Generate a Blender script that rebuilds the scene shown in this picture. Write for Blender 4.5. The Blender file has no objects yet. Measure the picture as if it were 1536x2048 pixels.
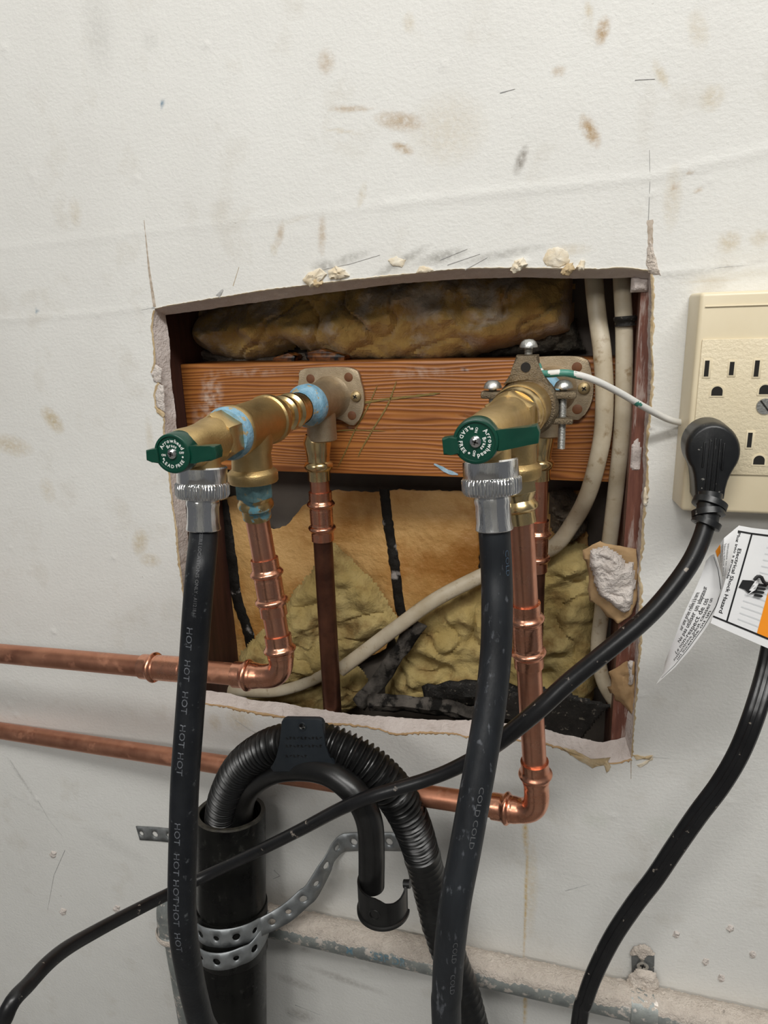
import bpy, bmesh, math, random
import numpy as np
from mathutils import Vector, Matrix, noise
random.seed(7)
sc = bpy.context.scene
# ---------------------------------------------------------------- camera, world, light
# World: metres. Wall face is the plane Y=0 (room at Y<0). Working units below are mm, relative
# to the point of the wall straight in front of the lens (X=0, Z=0), 1.25 m above the floor.
H0 = 1.25
FOC = 1380.0                      # focal length in pixels of the 1536x2048 frame
DIST = 485.0                      # lens to wall, mm
_n = np.array([402., -400., FOC]); _n /= np.linalg.norm(_n)
_d = np.array([153., 4915., FOC]); _d -= _d.dot(_n) * _n; _d /= np.linalg.norm(_d)
_r = np.cross(_d, _n)
cam_data = bpy.data.cameras.new('camera'); cam = bpy.data.objects.new('camera', cam_data)
sc.collection.objects.link(cam); sc.camera = cam
cam_data.sensor_fit = 'VERTICAL'; cam_data.sensor_height = 36.0
cam_data.lens = 36.0 * FOC / 2048.0
cam_data.clip_start = 0.01
def _w(v): return Vector((v @ _r, v @ _n, -(v @ _d)))
_cx, _cy, _cz = _w(np.array([1., 0, 0])), _w(np.array([0, 1., 0])), _w(np.array([0, 0, 1.]))
mw = Matrix.Identity(4)
for i in range(3):
    mw[i][0] = _cx[i]; mw[i][1] = -_cy[i]; mw[i][2] = -_cz[i]
mw[1][3] = -DIST / 1000; mw[2][3] = H0
cam.matrix_world = mw

world = bpy.data.worlds.new('world'); sc.world = world; world.use_nodes = True
world.node_tree.nodes['Background'].inputs[0].default_value = (0.95, 0.97, 1.0, 1)
world.node_tree.nodes['Background'].inputs[1].default_value = 0.12
def area(name, loc, target, sx, sy, power, col):
    l = bpy.data.lights.new(name, 'AREA'); l.shape = 'RECTANGLE'; l.size = sx; l.size_y = sy
    l.energy = power; l.color = col
    o = bpy.data.objects.new(name, l); sc.collection.objects.link(o); o.location = loc
    o.rotation_euler = (Vector(target) - Vector(loc)).to_track_quat('-Z', 'Y').to_euler()
    return o
area('ceiling_tube_light', (0.25, -0.98, H0 + 1.05), (-0.1, 0, H0 - 0.1), 1.2, 0.14, 18.0, (1.0, 0.985, 0.95))
area('ceiling_tube_light', (-0.6, -2.3, H0 + 1.05), (-0.2, 0, H0 - 0.3), 1.2, 0.4, 19, (1.0, 0.975, 0.94))
sc.view_settings.view_transform = 'Standard'; sc.view_settings.look = 'None'
sc.view_settings.exposure = 0.0; sc.view_settings.gamma = 1.0
sc.view_settings.use_curve_mapping = False

# ---------------------------------------------------------------- coordinates
def ray(px, py): return _w(np.array([px - 768., py - 1024., FOC])) / FOC
def P(px, py, y=0.0):             # point of the plane Y=y (mm) seen at a pixel
    v = ray(px, py); return Vector((0, -DIST, 0)) + v * ((DIST + y) / v.y)
def Q(px, py, z):                 # point at depth z (mm along the lens axis)
    return Vector((0, -DIST, 0)) + ray(px, py) * z
EYE = Vector((0, -DIST, 0))

# ---------------------------------------------------------------- materials
def _sock(nd, name): return nd.inputs[name]
def M(name, c1, c2=None, scale=40, rough=0.5, metal=0.0, bump=0.0, bscale=200, c3=None, t3=(0.6, 0.7), s3=60,
      rough2=None, stretch=(1, 1, 1), detail=4, bdist=0.001, spec=0.5, coat=0.0, trans=0.0, both=None):
    m = bpy.data.materials.new(name); m.use_nodes = True
    nt = m.node_tree; N = nt.nodes; L = nt.links; b = N['Principled BSDF']
    b.inputs['Roughness'].default_value = rough; b.inputs['Metallic'].default_value = metal
    b.inputs['Base Color'].default_value = (*c1, 1); b.inputs['Specular IOR Level'].default_value = spec
    b.inputs['Coat Weight'].default_value = coat
    tc = N.new('ShaderNodeTexCoord'); mp = N.new('ShaderNodeMapping'); mp.inputs['Scale'].default_value = stretch
    L.new(tc.outputs['Object'], mp.inputs[0])
    def nz(s, det=detail, src=mp):
        n = N.new('ShaderNodeTexNoise'); n.inputs['Scale'].default_value = s; n.inputs['Detail'].default_value = det
        n.inputs['Roughness'].default_value = 0.6; L.new(src.outputs[0], n.inputs['Vector']); return n
    def rng(src, a, c, lo=0., hi=1.):
        r = N.new('ShaderNodeMapRange'); r.inputs[1].default_value = a; r.inputs[2].default_value = c
        r.inputs[3].default_value = lo; r.inputs[4].default_value = hi; L.new(src, r.inputs[0]); return r
    col = None
    if c2 is not None:
        n = nz(scale); r = rng(n.outputs[0], 0.35, 0.65)
        mx = N.new('ShaderNodeMixRGB'); L.new(r.outputs[0], mx.inputs[0])
        mx.inputs[1].default_value = (*c1, 1); mx.inputs[2].default_value = (*c2, 1); col = mx
        if rough2 is not None:
            rr = rng(n.outputs[0], 0.35, 0.65, rough, rough2); L.new(rr.outputs[0], b.inputs['Roughness'])
    if c3 is not None:
        n3 = nz(s3, 8); r3 = rng(n3.outputs[0], t3[0], t3[1])
        mx = N.new('ShaderNodeMixRGB'); L.new(r3.outputs[0], mx.inputs[0])
        if col: L.new(col.outputs[0], mx.inputs[1])
        else: mx.inputs[1].default_value = (*c1, 1)
        mx.inputs[2].default_value = (*c3, 1); col = mx
        if metal > 0.5:
            rm = rng(n3.outputs[0], t3[0], t3[1], metal, 0.0); L.new(rm.outputs[0], b.inputs['Metallic'])
    if col: L.new(col.outputs[0], b.inputs['Base Color'])
    if bump:
        nb = nz(bscale, 6); bp = N.new('ShaderNodeBump'); bp.inputs['Strength'].default_value = bump
        bp.inputs['Distance'].default_value = bdist; L.new(nb.outputs[0], bp.inputs['Height']); L.new(bp.outputs[0], b.inputs['Normal'])
    return m
MAT = {}
MAT['copper'] = M('copper', (0.80, 0.40, 0.27), (0.70, 0.31, 0.20), 60, 0.27, 1, 0.05, 500, rough2=0.38)
MAT['copper_fit'] = M('copper_fitting', (0.84, 0.43, 0.29), (0.73, 0.33, 0.21), 90, 0.2, 1, 0.12, 260, rough2=0.33)
MAT['copper_line'] = M('copper_run', (0.55, 0.24, 0.15), (0.68, 0.33, 0.21), 45, 0.34, 1, 0.06, 400, c3=(0.30, 0.13, 0.07), t3=(0.55, 0.75), s3=70, rough2=0.46)
MAT['copper_old'] = M('copper_aged', (0.10, 0.045, 0.03), (0.20, 0.085, 0.05), 40, 0.38, 0.8, 0.08, 300, rough2=0.5)
MAT['brass'] = M('brass_machined', (0.80, 0.62, 0.33), (0.70, 0.52, 0.26), 70, 0.18, 1, 0.05, 300, rough2=0.3)
MAT['brass_cast'] = M('brass_cast', (0.66, 0.48, 0.23), (0.54, 0.38, 0.17), 90, 0.34, 1, 0.25, 900, rough2=0.45)
MAT['bronze'] = M('bronze_cast', (0.50, 0.41, 0.29), (0.42, 0.33, 0.22), 120, 0.5, 0.9, 0.3, 1200, rough2=0.58)
MAT['clamp'] = M('clamp_bronze', (0.20, 0.16, 0.11), (0.30, 0.24, 0.16), 200, 0.38, 0.9, 0.9, 1100, rough2=0.5)
MAT['dope'] = M('blue_pipe_dope', (0.15, 0.34, 0.48), (0.30, 0.50, 0.64), 190, 0.42, 0, 0.8, 350, c3=(0.46, 0.36, 0.20), t3=(0.57, 0.60), s3=160)
MAT['dope_brass'] = M('brass_smeared', (0.62, 0.46, 0.22), (0.52, 0.38, 0.18), 90, 0.3, 1, 0.2, 400, c3=(0.13, 0.31, 0.38), t3=(0.52, 0.56), s3=110)
MAT['dope_hex'] = M('hex_doped', (0.10, 0.20, 0.22), (0.19, 0.34, 0.36), 160, 0.4, 0.3, 0.3, 400, c3=(0.38, 0.33, 0.2), t3=(0.6, 0.66), s3=150)
MAT['chrome'] = M('plated_steel', (0.86, 0.86, 0.86), (0.74, 0.74, 0.75), 80, 0.10, 1, 0.35, 260, stretch=(1, 1, .04), rough2=0.2)
MAT['zinc'] = M('zinc_screw', (0.62, 0.62, 0.60), (0.45, 0.45, 0.43), 200, 0.3, 0.95, 0.3, 900, rough2=0.45)
MAT['strap'] = M('galvanised_strap', (0.30, 0.32, 0.33), (0.40, 0.42, 0.43), 90, 0.42, 0.75, 0.05, 400, rough2=0.5)
MAT['old_strap'] = M('dirty_galvanised', (0.16, 0.17, 0.17), (0.26, 0.27, 0.27), 120, 0.55, 0.5, 0.2, 500, c3=(0.6, 0.57, 0.52), t3=(0.66, 0.68), s3=200)
MAT['conduit'] = M('galvanised_conduit', (0.36, 0.38, 0.36), (0.24, 0.26, 0.255), 70, 0.5, 0.45, 0.25, 400, c3=(0.70, 0.64, 0.58), t3=(0.55, 0.62), s3=130)
MAT['dust'] = M('plaster_dust', (0.90, 0.80, 0.70), (0.80, 0.70, 0.61), 150, 0.95, 0, 1.0, 600, bdist=0.003, c3=(0.50, 0.44, 0.38), t3=(0.68, 0.76), s3=160)
MAT['rubber'] = M('hose_rubber', (0.007, 0.008, 0.010), (0.012, 0.0135, 0.016), 60, 0.42, 0, 0.2, 300, spec=.3, c3=(0.07, 0.075, 0.08), t3=(0.62, 0.72), s3=220)
MAT['rubber_dusty'] = M('hose_rubber_dusty', (0.009, 0.010, 0.012), (0.020, 0.023, 0.027), 45, 0.45, 0, 0.25, 260, spec=.35, stretch=(1, 1, .35), c3=(0.16, 0.17, 0.19), t3=(0.60, 0.78), s3=240)
MAT['cord'] = M('cord_jacket', (0.006, 0.006, 0.007), (0.011, 0.011, 0.012), 60, 0.33, 0, 0.08, 300, c3=(0.30, 0.26, 0.22), t3=(0.65, 0.69), s3=140)
MAT['plug'] = M('plug_vinyl', (0.009, 0.0095, 0.011), (0.014, 0.015, 0.016), 80, 0.36, 0, 0.08, 500, c3=(0.25, 0.24, 0.22), t3=(0.66, 0.69), s3=300)
MAT['black_pl'] = M('black_plastic', (0.006, 0.006, 0.006), (0.011, 0.011, 0.011), 60, 0.32, 0, 0.08, 300)
MAT['tab_pl'] = M('slate_black_plastic', (0.012, 0.016, 0.021), (0.018, 0.023, 0.028), 60, 0.42, 0, 0.05, 400)
MAT['abs'] = M('drain_pipe_plastic', (0.004, 0.004, 0.004), (0.008, 0.008, 0.007), 40, 0.2, 0, 0.05, 200, spec=.22, c3=(0.025, 0.025, 0.022), t3=(0.60, 0.70), s3=120, rough2=0.4)
MAT['abs_rim'] = M('pipe_cut_rim', (0.055, 0.05, 0.038), (0.025, 0.022, 0.018), 200, 0.5)
MAT['green'] = M('green_enamel', (0.003, 0.042, 0.026), (0.005, 0.056, 0.034), 60, 0.26, 0, 0.05, 300, spec=0.5)
MAT['white_ink'] = M('white_ink', (0.75, 0.78, 0.74), rough=0.5)
MAT['grey_ink'] = M('grey_ink', (0.15, 0.16, 0.18), (0.07, 0.075, 0.085), 300, 0.6)
MAT['faint_ink'] = M('faint_ink', (0.11, 0.115, 0.12), (0.07, 0.07, 0.075), 400, 0.6)
MAT['blue_ink'] = M('dull_blue_ink', (0.06, 0.10, 0.15), (0.04, 0.06, 0.09), 300, 0.6)
MAT['conduit_ink'] = M('conduit_blue_ink', (0.10, 0.20, 0.26), (0.22, 0.27, 0.28), 200, 0.7)
MAT['black_ink'] = M('black_ink', (0.012, 0.012, 0.013), rough=0.5)
MAT['orange'] = M('label_orange', (0.90, 0.30, 0.02), rough=0.4)
MAT['paper'] = M('label_film', (0.80, 0.80, 0.80), (0.76, 0.76, 0.77), 40, 0.32, 0, 0.1, 60, bdist=0.002)
MAT['hatch'] = M('pale_hatching', (0.62, 0.63, 0.64), rough=0.4)
MAT['ivory'] = M('ivory_plastic', (0.80, 0.70, 0.50), (0.77, 0.665, 0.465), 30, 0.33, 0, 0.03, 300)
MAT['ivory_tex'] = M('ivory_textured_plastic', (0.80, 0.70, 0.50), (0.77, 0.665, 0.465), 30, 0.36, 0, 0.55, 480)
MAT['void'] = M('socket_dark', (0.012, 0.010, 0.008), rough=0.8)
MAT['cable'] = M('cable_sheath', (0.56, 0.49, 0.37), (0.46, 0.38, 0.26), 50, 0.45, 0, 0.15, 260, c3=(0.26, 0.17, 0.08), t3=(0.58, 0.74), s3=110)
MAT['cable_dust'] = M('cable_sheath_dusty', (0.50, 0.46, 0.42), (0.56, 0.51, 0.44), 50, 0.7, 0, 0.4, 420, c3=(0.25, 0.18, 0.10), t3=(0.68, 0.76), s3=150)
MAT['wire_green'] = M('painted_green_wire', (0.75, 0.74, 0.70), (0.70, 0.69, 0.66), 60, 0.45, 0, 0.2, 400, c3=(0.05, 0.22, 0.17), t3=(0.6, 0.62), s3=90)
MAT['green_bare'] = M('green_wire', (0.04, 0.20, 0.15), (0.09, 0.28, 0.22), 100, 0.4, c3=(0.7, 0.7, 0.66), t3=(0.62, 0.66), s3=150)
MAT['gypsum'] = M('gypsum_core', (0.74, 0.66, 0.62), (0.66, 0.58, 0.54), 130, 0.95, 0, 0.7, 420, bdist=0.002, c3=(0.42, 0.33, 0.24), t3=(0.70, 0.76), s3=120)
MAT['gypsum_white'] = M('gypsum_broken', (0.84, 0.77, 0.72), (0.76, 0.68, 0.62), 110, 0.95, 0, 1.0, 300, bdist=0.004)
MAT['kraft'] = M('kraft_facing', (0.70, 0.43, 0.17), (0.50, 0.26, 0.075), 14, 0.5, 0, 0.9, 40, bdist=0.005, c3=(0.38, 0.16, 0.03), t3=(0.48, 0.62), s3=11)
MAT['tan_paper'] = M('torn_drywall_paper', (0.50, 0.33, 0.17), (0.40, 0.25, 0.12), 40, 0.8, 0, 0.4, 300)
MAT['tan_edge'] = M('torn_paper_edge', (0.50, 0.36, 0.19), (0.62, 0.50, 0.33), 90, 0.85, 0, 0.6, 400)
MAT['cream_tear'] = M('torn_paint_paper', (0.72, 0.60, 0.42), (0.80, 0.74, 0.62), 90, 0.85, 0, 0.6, 300)
MAT['asphalt'] = M('asphalt_stripe', (0.008, 0.007, 0.006), (0.018, 0.016, 0.014), 120, 0.45, 0, 0.7, 300, c3=(0.35, 0.32, 0.30), spec=.3, t3=(0.60, 0.68), s3=45)
MAT['tar'] = M('tar_felt', (0.006, 0.005, 0.004), (0.016, 0.014, 0.012), 90, 0.55, 0, 0.8, 500, spec=.3, c3=(0.17, 0.15, 0.12), t3=(0.60, 0.70), s3=260)
MAT['felt_grey'] = M('grey_felt', (0.022, 0.019, 0.016), (0.13, 0.115, 0.10), 45, 0.75, 0, 0.9, 300, spec=.2, c3=(0.007, 0.006, 0.005), t3=(0.50, 0.58), s3=70)
MAT['stud_l'] = M('stained_stud', (0.045, 0.018, 0.014), (0.085, 0.032, 0.024), 30, 0.6, 0, 0.3, 200, stretch=(6, 6, .6))
MAT['stud_r'] = M('red_brown_stud', (0.13, 0.045, 0.03), (0.22, 0.085, 0.055), 60, 0.55, 0, 0.3, 200, stretch=(4, 4, .5), c3=(0.42, 0.32, 0.28), t3=(0.54, 0.64), s3=70)
MAT['sheath'] = M('sheathing', (0.17, 0.145, 0.12), (0.12, 0.10, 0.085), 20, 0.8, 0, 0.2, 200)
MAT['floor'] = M('concrete_floor', (0.20, 0.19, 0.18), (0.26, 0.25, 0.24), 10, 0.8, 0, 0.2, 60)
MAT['ceil'] = M('white_ceiling', (0.75, 0.75, 0.73), (0.72, 0.72, 0.70), 4, 0.9)
MAT['stripe_blue'] = M('blue_smear', (0.42, 0.56, 0.66), (0.25, 0.40, 0.50), 200, 0.6)
MAT['pencil'] = M('green_marker', (0.16, 0.13, 0.03), (0.26, 0.15, 0.04), 200, 0.6)
MAT['dark_line'] = M('saw_cut_dust', (0.35, 0.28, 0.21), (0.60, 0.52, 0.44), 200, 0.9)
MAT['scuff'] = M('pencil_scuff', (0.36, 0.36, 0.36), (0.50, 0.49, 0.47), 300, 0.8)

def insulation_mat():
    m = M('fiberglass', (0.60, 0.39, 0.12), (0.38, 0.22, 0.06), 24, 0.95, 0, 0.9, 230, bdist=0.0022, c3=(0.60, 0.50, 0.40), t3=(0.50, 0.64), s3=26)
    m.node_tree.nodes['Principled BSDF'].inputs['Sheen Weight'].default_value = 0.3
    return m
MAT['insul'] = insulation_mat()
MAT['insul2'] = M('fiberglass_clean', (0.40, 0.29, 0.10), (0.54, 0.42, 0.18), 26, 0.95, 0, 0.9, 230, bdist=0.0022, c3=(0.25, 0.155, 0.05), t3=(0.50, 0.66), s3=34)

def wood_mat():
    m = bpy.data.materials.new('fir_block'); m.use_nodes = True
    N = m.node_tree.nodes; L = m.node_tree.links; b = N['Principled BSDF']
    tc = N.new('ShaderNodeTexCoord'); mp = N.new('ShaderNodeMapping'); mp.inputs['Scale'].default_value = (0.10, 0.3, 1)
    L.new(tc.outputs['Object'], mp.inputs[0])
    n1 = N.new('ShaderNodeTexNoise'); n1.inputs['Scale'].default_value = 26; n1.inputs['Detail'].default_value = 3
    L.new(mp.outputs[0], n1.inputs['Vector'])
    sep = N.new('ShaderNodeSeparateXYZ'); L.new(tc.outputs['Object'], sep.inputs[0])
    ad = N.new('ShaderNodeMath'); ad.operation = 'MULTIPLY_ADD'; ad.inputs[1].default_value = 0.044; L.new(n1.outputs[0], ad.inputs[0]); L.new(sep.outputs[2], ad.inputs[2])
    sn = N.new('ShaderNodeMath'); sn.operation = 'MULTIPLY'; sn.inputs[1].default_value = 2 * math.pi / 0.0031; L.new(ad.outputs[0], sn.inputs[0])
    s2 = N.new('ShaderNodeMath'); s2.operation = 'SINE'; L.new(sn.outputs[0], s2.inputs[0])
    rp = N.new('ShaderNodeValToRGB'); L.new(s2.outputs[0], rp.inputs[0])
    mr = N.new('ShaderNodeMapRange'); mr.inputs[1].default_value = -1; mr.inputs[2].default_value = 1; L.new(s2.outputs[0], mr.inputs[0]); L.new(mr.outputs[0], rp.inputs[0])
    e = rp.color_ramp.elements; e[0].position = 0.0; e[0].color = (0.40, 0.155, 0.037, 1); e[1].position = 1.0; e[1].color = (0.19, 0.060, 0.014, 1)
    k = e.new(0.62); k.color = (0.33, 0.115, 0.027, 1)
    n2 = N.new('ShaderNodeTexNoise'); n2.inputs['Scale'].default_value = 14; n2.inputs['Detail'].default_value = 5; L.new(tc.outputs['Object'], n2.inputs['Vector'])
    r2 = N.new('ShaderNodeMapRange'); r2.inputs[1].default_value = 0.35; r2.inputs[2].default_value = 0.7; L.new(n2.outputs[0], r2.inputs[0])
    mx = N.new('ShaderNodeMixRGB'); mx.blend_type = 'MULTIPLY'; mx.inputs[0].default_value = 1; L.new(rp.outputs[0], mx.inputs[1])
    r3 = N.new('ShaderNodeMixRGB'); L.new(r2.outputs[0], r3.inputs[0]); r3.inputs[1].default_value = (1.15, 1.15, 1.15, 1); r3.inputs[2].default_value = (0.72, 0.68, 0.62, 1)
    L.new(r3.outputs[0], mx.inputs[2])
    at = N.new('ShaderNodeAttribute'); at.attribute_name = 'stain'
    mz = N.new('ShaderNodeMixRGB'); L.new(mx.outputs[0], mz.inputs[1]); L.new(at.outputs['Color'], mz.inputs[2])
    n4 = N.new('ShaderNodeTexNoise'); n4.inputs['Scale'].default_value = 160; n4.inputs['Detail'].default_value = 6; L.new(tc.outputs['Object'], n4.inputs['Vector'])
    r4 = N.new('ShaderNodeMapRange'); r4.inputs[1].default_value = 0.4; r4.inputs[2].default_value = 0.62; L.new(n4.outputs[0], r4.inputs[0])
    ml = N.new('ShaderNodeMath'); ml.operation = 'MULTIPLY'; L.new(r4.outputs[0], ml.inputs[0]); L.new(at.outputs['Alpha'], ml.inputs[1]); L.new(ml.outputs[0], mz.inputs[0])
    L.new(mz.outputs[0], b.inputs['Base Color']); b.inputs['Roughness'].default_value = 0.42
    bp = N.new('ShaderNodeBump'); bp.inputs['Strength'].default_value = 0.25; bp.inputs['Distance'].default_value = 0.0006
    L.new(s2.outputs[0], bp.inputs['Height']); L.new(bp.outputs[0], b.inputs['Normal'])
    return m
MAT['fir'] = wood_mat()

def wall_mat():
    m = bpy.data.materials.new('painted_drywall'); m.use_nodes = True
    N = m.node_tree.nodes; L = m.node_tree.links; b = N['Principled BSDF']
    tc = N.new('ShaderNodeTexCoord')
    def nz(s, d=5, st=(1, 1, 1)):
        mp = N.new('ShaderNodeMapping'); mp.inputs['Scale'].default_value = st; L.new(tc.outputs['Object'], mp.inputs[0])
        n = N.new('ShaderNodeTexNoise'); n.inputs['Scale'].default_value = s; n.inputs['Detail'].default_value = d; n.inputs['Roughness'].default_value = 0.62
        L.new(mp.outputs[0], n.inputs['Vector']); return n
    def rg(src, a, c, lo=0., hi=1.):
        r = N.new('ShaderNodeMapRange'); r.inputs[1].default_value = a; r.inputs[2].default_value = c; r.inputs[3].default_value = lo; r.inputs[4].default_value = hi
        L.new(src, r.inputs[0]); return r
    def mix(f, a, c):
        x = N.new('ShaderNodeMixRGB'); L.new(f, x.inputs[0])
        for i, s in ((1, a), (2, c)):
            if isinstance(s, tuple): x.inputs[i].default_value = (*s, 1)
            else: L.new(s, x.inputs[i])
        return x
    big = nz(5, 5); c = mix(rg(big.outputs[0], 0.35, 0.68).outputs[0], (0.79, 0.785, 0.75), (0.72, 0.71, 0.675))
    sm = nz(22, 6); c = mix(rg(sm.outputs[0], 0.56, 0.78, 0, 0.42).outputs[0], c.outputs[0], (0.52, 0.47, 0.38))
    sp = nz(150, 3); c = mix(rg(sp.outputs[0], 0.73, 0.77, 0, 0.6).outputs[0], c.outputs[0], (0.42, 0.39, 0.34))
    at = N.new('ShaderNodeAttribute'); at.attribute_name = 'stain'
    br = nz(260, 6); bm_ = rg(br.outputs[0], 0.34, 0.56, 0.35, 1.15)
    ml = N.new('ShaderNodeMath'); ml.operation = 'MULTIPLY'; L.new(bm_.outputs[0], ml.inputs[0]); L.new(at.outputs['Alpha'], ml.inputs[1])
    c = mix(ml.outputs[0], c.outputs[0], at.outputs['Color'])
    L.new(c.outputs[0], b.inputs['Base Color']); b.inputs['Roughness'].default_value = 0.55; b.inputs['Specular IOR Level'].default_value = 0.3
    n1 = nz(330, 5, (1, 1, 1.25)); n2 = nz(60, 4)
    a = N.new('ShaderNodeMath'); a.operation = 'MULTIPLY_ADD'; a.inputs[1].default_value = 0.9; L.new(n2.outputs[0], a.inputs[0]); L.new(n1.outputs[0], a.inputs[2])
    bp = N.new('ShaderNodeBump'); bp.inputs['Strength'].default_value = 0.42; bp.inputs['Distance'].default_value = 0.0010
    L.new(a.outputs[0], bp.inputs['Height']); L.new(bp.outputs[0], b.inputs['Normal'])
    return m
MAT['wall'] = wall_mat()

# ---------------------------------------------------------------- object helpers
ORG = {}
def to_m(v): return Vector((v[0] / 1000, v[1] / 1000, v[2] / 1000 + H0))
def put(o, parent):
    sc.collection.objects.link(o)
    if parent is not None: o.parent = parent; ORG[o.name] = ORG[parent.name]
def tag(o, label=None, cat=None, group=None, kind=None):
    for k, v in (('label', label), ('category', cat), ('group', group), ('kind', kind)):
        if v: o[k] = v
    return o
def thing(name, label, cat, loc, group=None):
    o = bpy.data.objects.new(name, None); sc.collection.objects.link(o)
    o.empty_display_size = 0.01
    o.location = to_m(loc); ORG[o.name] = Vector(loc); return tag(o, label, cat, group)
def link_mesh(name, me, mat, parent=None, origin=None, smooth=True):
    """vertices in mm (wall frame); becomes a mesh object in metres"""
    org = ORG[parent.name] if parent is not None else Vector(origin if origin is not None else (0, 0, 0))
    n = len(me.vertices); co = np.empty(n * 3, dtype=np.float32); me.vertices.foreach_get('co', co)
    co = co.reshape(-1, 3); co = (co - np.array(org, dtype=np.float32)) / 1000
    me.vertices.foreach_set('co', co.ravel()); me.update()
    if smooth: me.polygons.foreach_set('use_smooth', [True] * len(me.polygons))
    mats = mat if isinstance(mat, (list, tuple)) else [mat]
    for k in mats: me.materials.append(MAT[k] if isinstance(k, str) else k)
    me.name = name; o = bpy.data.objects.new(name, me)
    if parent is None: o.location = to_m(org); ORG_set = Vector(org)
    put(o, parent)
    if parent is None: ORG[o.name] = Vector(org)
    if smooth:
        try: me.set_sharp_from_angle(angle=math.radians(38))
        except Exception: pass
    return o
def part(name, bm, mat, parent=None, origin=None, smooth=True):
    bmesh.ops.recalc_face_normals(bm, faces=bm.faces)
    me = bpy.data.meshes.new(name); bm.to_mesh(me); bm.free()
    return link_mesh(name, me, mat, parent, origin, smooth)

def spline(pts, step=3.0):
    """centripetal Catmull-Rom through points (Vector + extra channels)"""
    pts = [tuple(p) for p in pts]
    a = np.array(pts, dtype=float)
    if len(a) == 2:
        n = max(2, int(np.linalg.norm(a[1][:3] - a[0][:3]) / step) + 1)
        return np.array([a[0] + (a[1] - a[0]) * t for t in np.linspace(0, 1, n)])
    out = []
    A = np.vstack([2 * a[0] - a[1], a, 2 * a[-1] - a[-2]])
    for i in range(1, len(A) - 2):
        p0, p1, p2, p3 = A[i - 1], A[i], A[i + 1], A[i + 2]
        n = max(2, int(np.linalg.norm((p2 - p1)[:3]) / step))
        for t in np.arange(n) / n:
            out.append(0.5 * ((2 * p1) + (-p0 + p2) * t + (2 * p0 - 5 * p1 + 4 * p2 - p3) * t * t + (-p0 + 3 * p1 - 3 * p2 + p3) * t ** 3))
    out.append(A[-2]); return np.array(out)
class Path:
    def __init__(s, pts, step=3.0):
        a = spline(pts, step); s.c = [Vector(p[:3]) for p in a]; s.ch = a[:, 3] if a.shape[1] > 3 else None
        s.s = [0.0]
        for i in range(1, len(s.c)): s.s.append(s.s[-1] + (s.c[i] - s.c[i - 1]).length)
        s.L = s.s[-1]; s.T = []
        for i in range(len(s.c)):
            s.T.append((s.c[min(i + 1, len(s.c) - 1)] - s.c[max(i - 1, 0)]).normalized())
        s.F = [] ; f = None
        for i, t in enumerate(s.T):
            f = (EYE - s.c[i])
            f = (f - t * f.dot(t)).normalized(); s.F.append(f)
        s.R = [s.F[i].cross(s.T[i]).normalized() for i in range(len(s.c))]
    def at(s, d):
        d = max(0, min(s.L - 1e-6, d)); lo = int(np.searchsorted(s.s, d, side='right')) - 1; lo = min(lo, len(s.c) - 2)
        t = (d - s.s[lo]) / max(1e-9, s.s[lo + 1] - s.s[lo])
        return (s.c[lo].lerp(s.c[lo + 1], t), s.T[lo].lerp(s.T[lo + 1], t).normalized(), s.F[lo].lerp(s.F[lo + 1], t).normalized(), s.R[lo].lerp(s.R[lo + 1], t).normalized())
def sweep(bm, path, rad, seg=24, step=None, cap=True, shape=None, a0=0.0, a1=2 * math.pi):
    """rad: number or function(s, L); shape(theta) -> radius multiplier"""
    if step: ss = np.linspace(0, path.L, max(2, int(path.L / step) + 1))
    else: ss = path.s
    rings = []; full = abs(a1 - a0 - 2 * math.pi) < 1e-6
    ths = [a0 + (a1 - a0) * k / (seg if full else seg - 1) for k in range(seg)]
    for d in ss:
        c, t, f, r = path.at(d); R = rad(d, path.L) if callable(rad) else rad
        rings.append([bm.verts.new(c + (f * math.cos(th) + r * math.sin(th)) * R * (shape(th) if shape else 1)) for th in ths])
    for a, b in zip(rings, rings[1:]):
        for k in range(seg if full else seg - 1):
            bm.faces.new((a[k], a[(k + 1) % seg], b[(k + 1) % seg], b[k]))
    if cap and full:
        bm.faces.new(rings[0][::-1]); bm.faces.new(rings[-1])
    return rings
def tube(name, pts, rad, mat, parent=None, seg=24, step=3.0, **kw):
    pa = Path(pts, step); bm = bmesh.new(); sweep(bm, pa, rad, seg, **kw)
    org = None if parent is not None else pa.c[-1]
    return part(name, bm, mat, parent, org), pa
def frame(axis, up=Vector((0, 0, 1))):
    t = Vector(axis).normalized(); u = up - t * up.dot(t)
    if u.length < 1e-3: u = Vector((0, -1, 0)) - t * Vector((0, -1, 0)).dot(t)
    u.normalize(); return t, u, t.cross(u)
def lathe(bm, prof, o, axis, seg=32, shape=None, up=Vector((0, 0, 1))):
    """prof [(distance along axis, radius)]; ends with radius 0 close"""
    t, u, v = frame(axis, up); o = Vector(o); prev = None
    for d, r in prof:
        if r < 1e-4: ring = [bm.verts.new(o + t * d)]
        else: ring = [bm.verts.new(o + t * d + (u * math.cos(2 * math.pi * k / seg) + v * math.sin(2 * math.pi * k / seg)) * r * (shape(2 * math.pi * k / seg, d) if shape else 1)) for k in range(seg)]
        if prev:
            if len(prev) == 1 and len(ring) > 1:
                for k in range(seg): bm.faces.new((prev[0], ring[k], ring[(k + 1) % seg]))
            elif len(ring) == 1 and len(prev) > 1:
                for k in range(seg): bm.faces.new((prev[k], ring[0], prev[(k + 1) % seg]))
            elif len(ring) > 1:
                for k in range(seg): bm.faces.new((prev[k], prev[(k + 1) % seg], ring[(k + 1) % seg], ring[k]))
        prev = ring
    return bm
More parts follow.
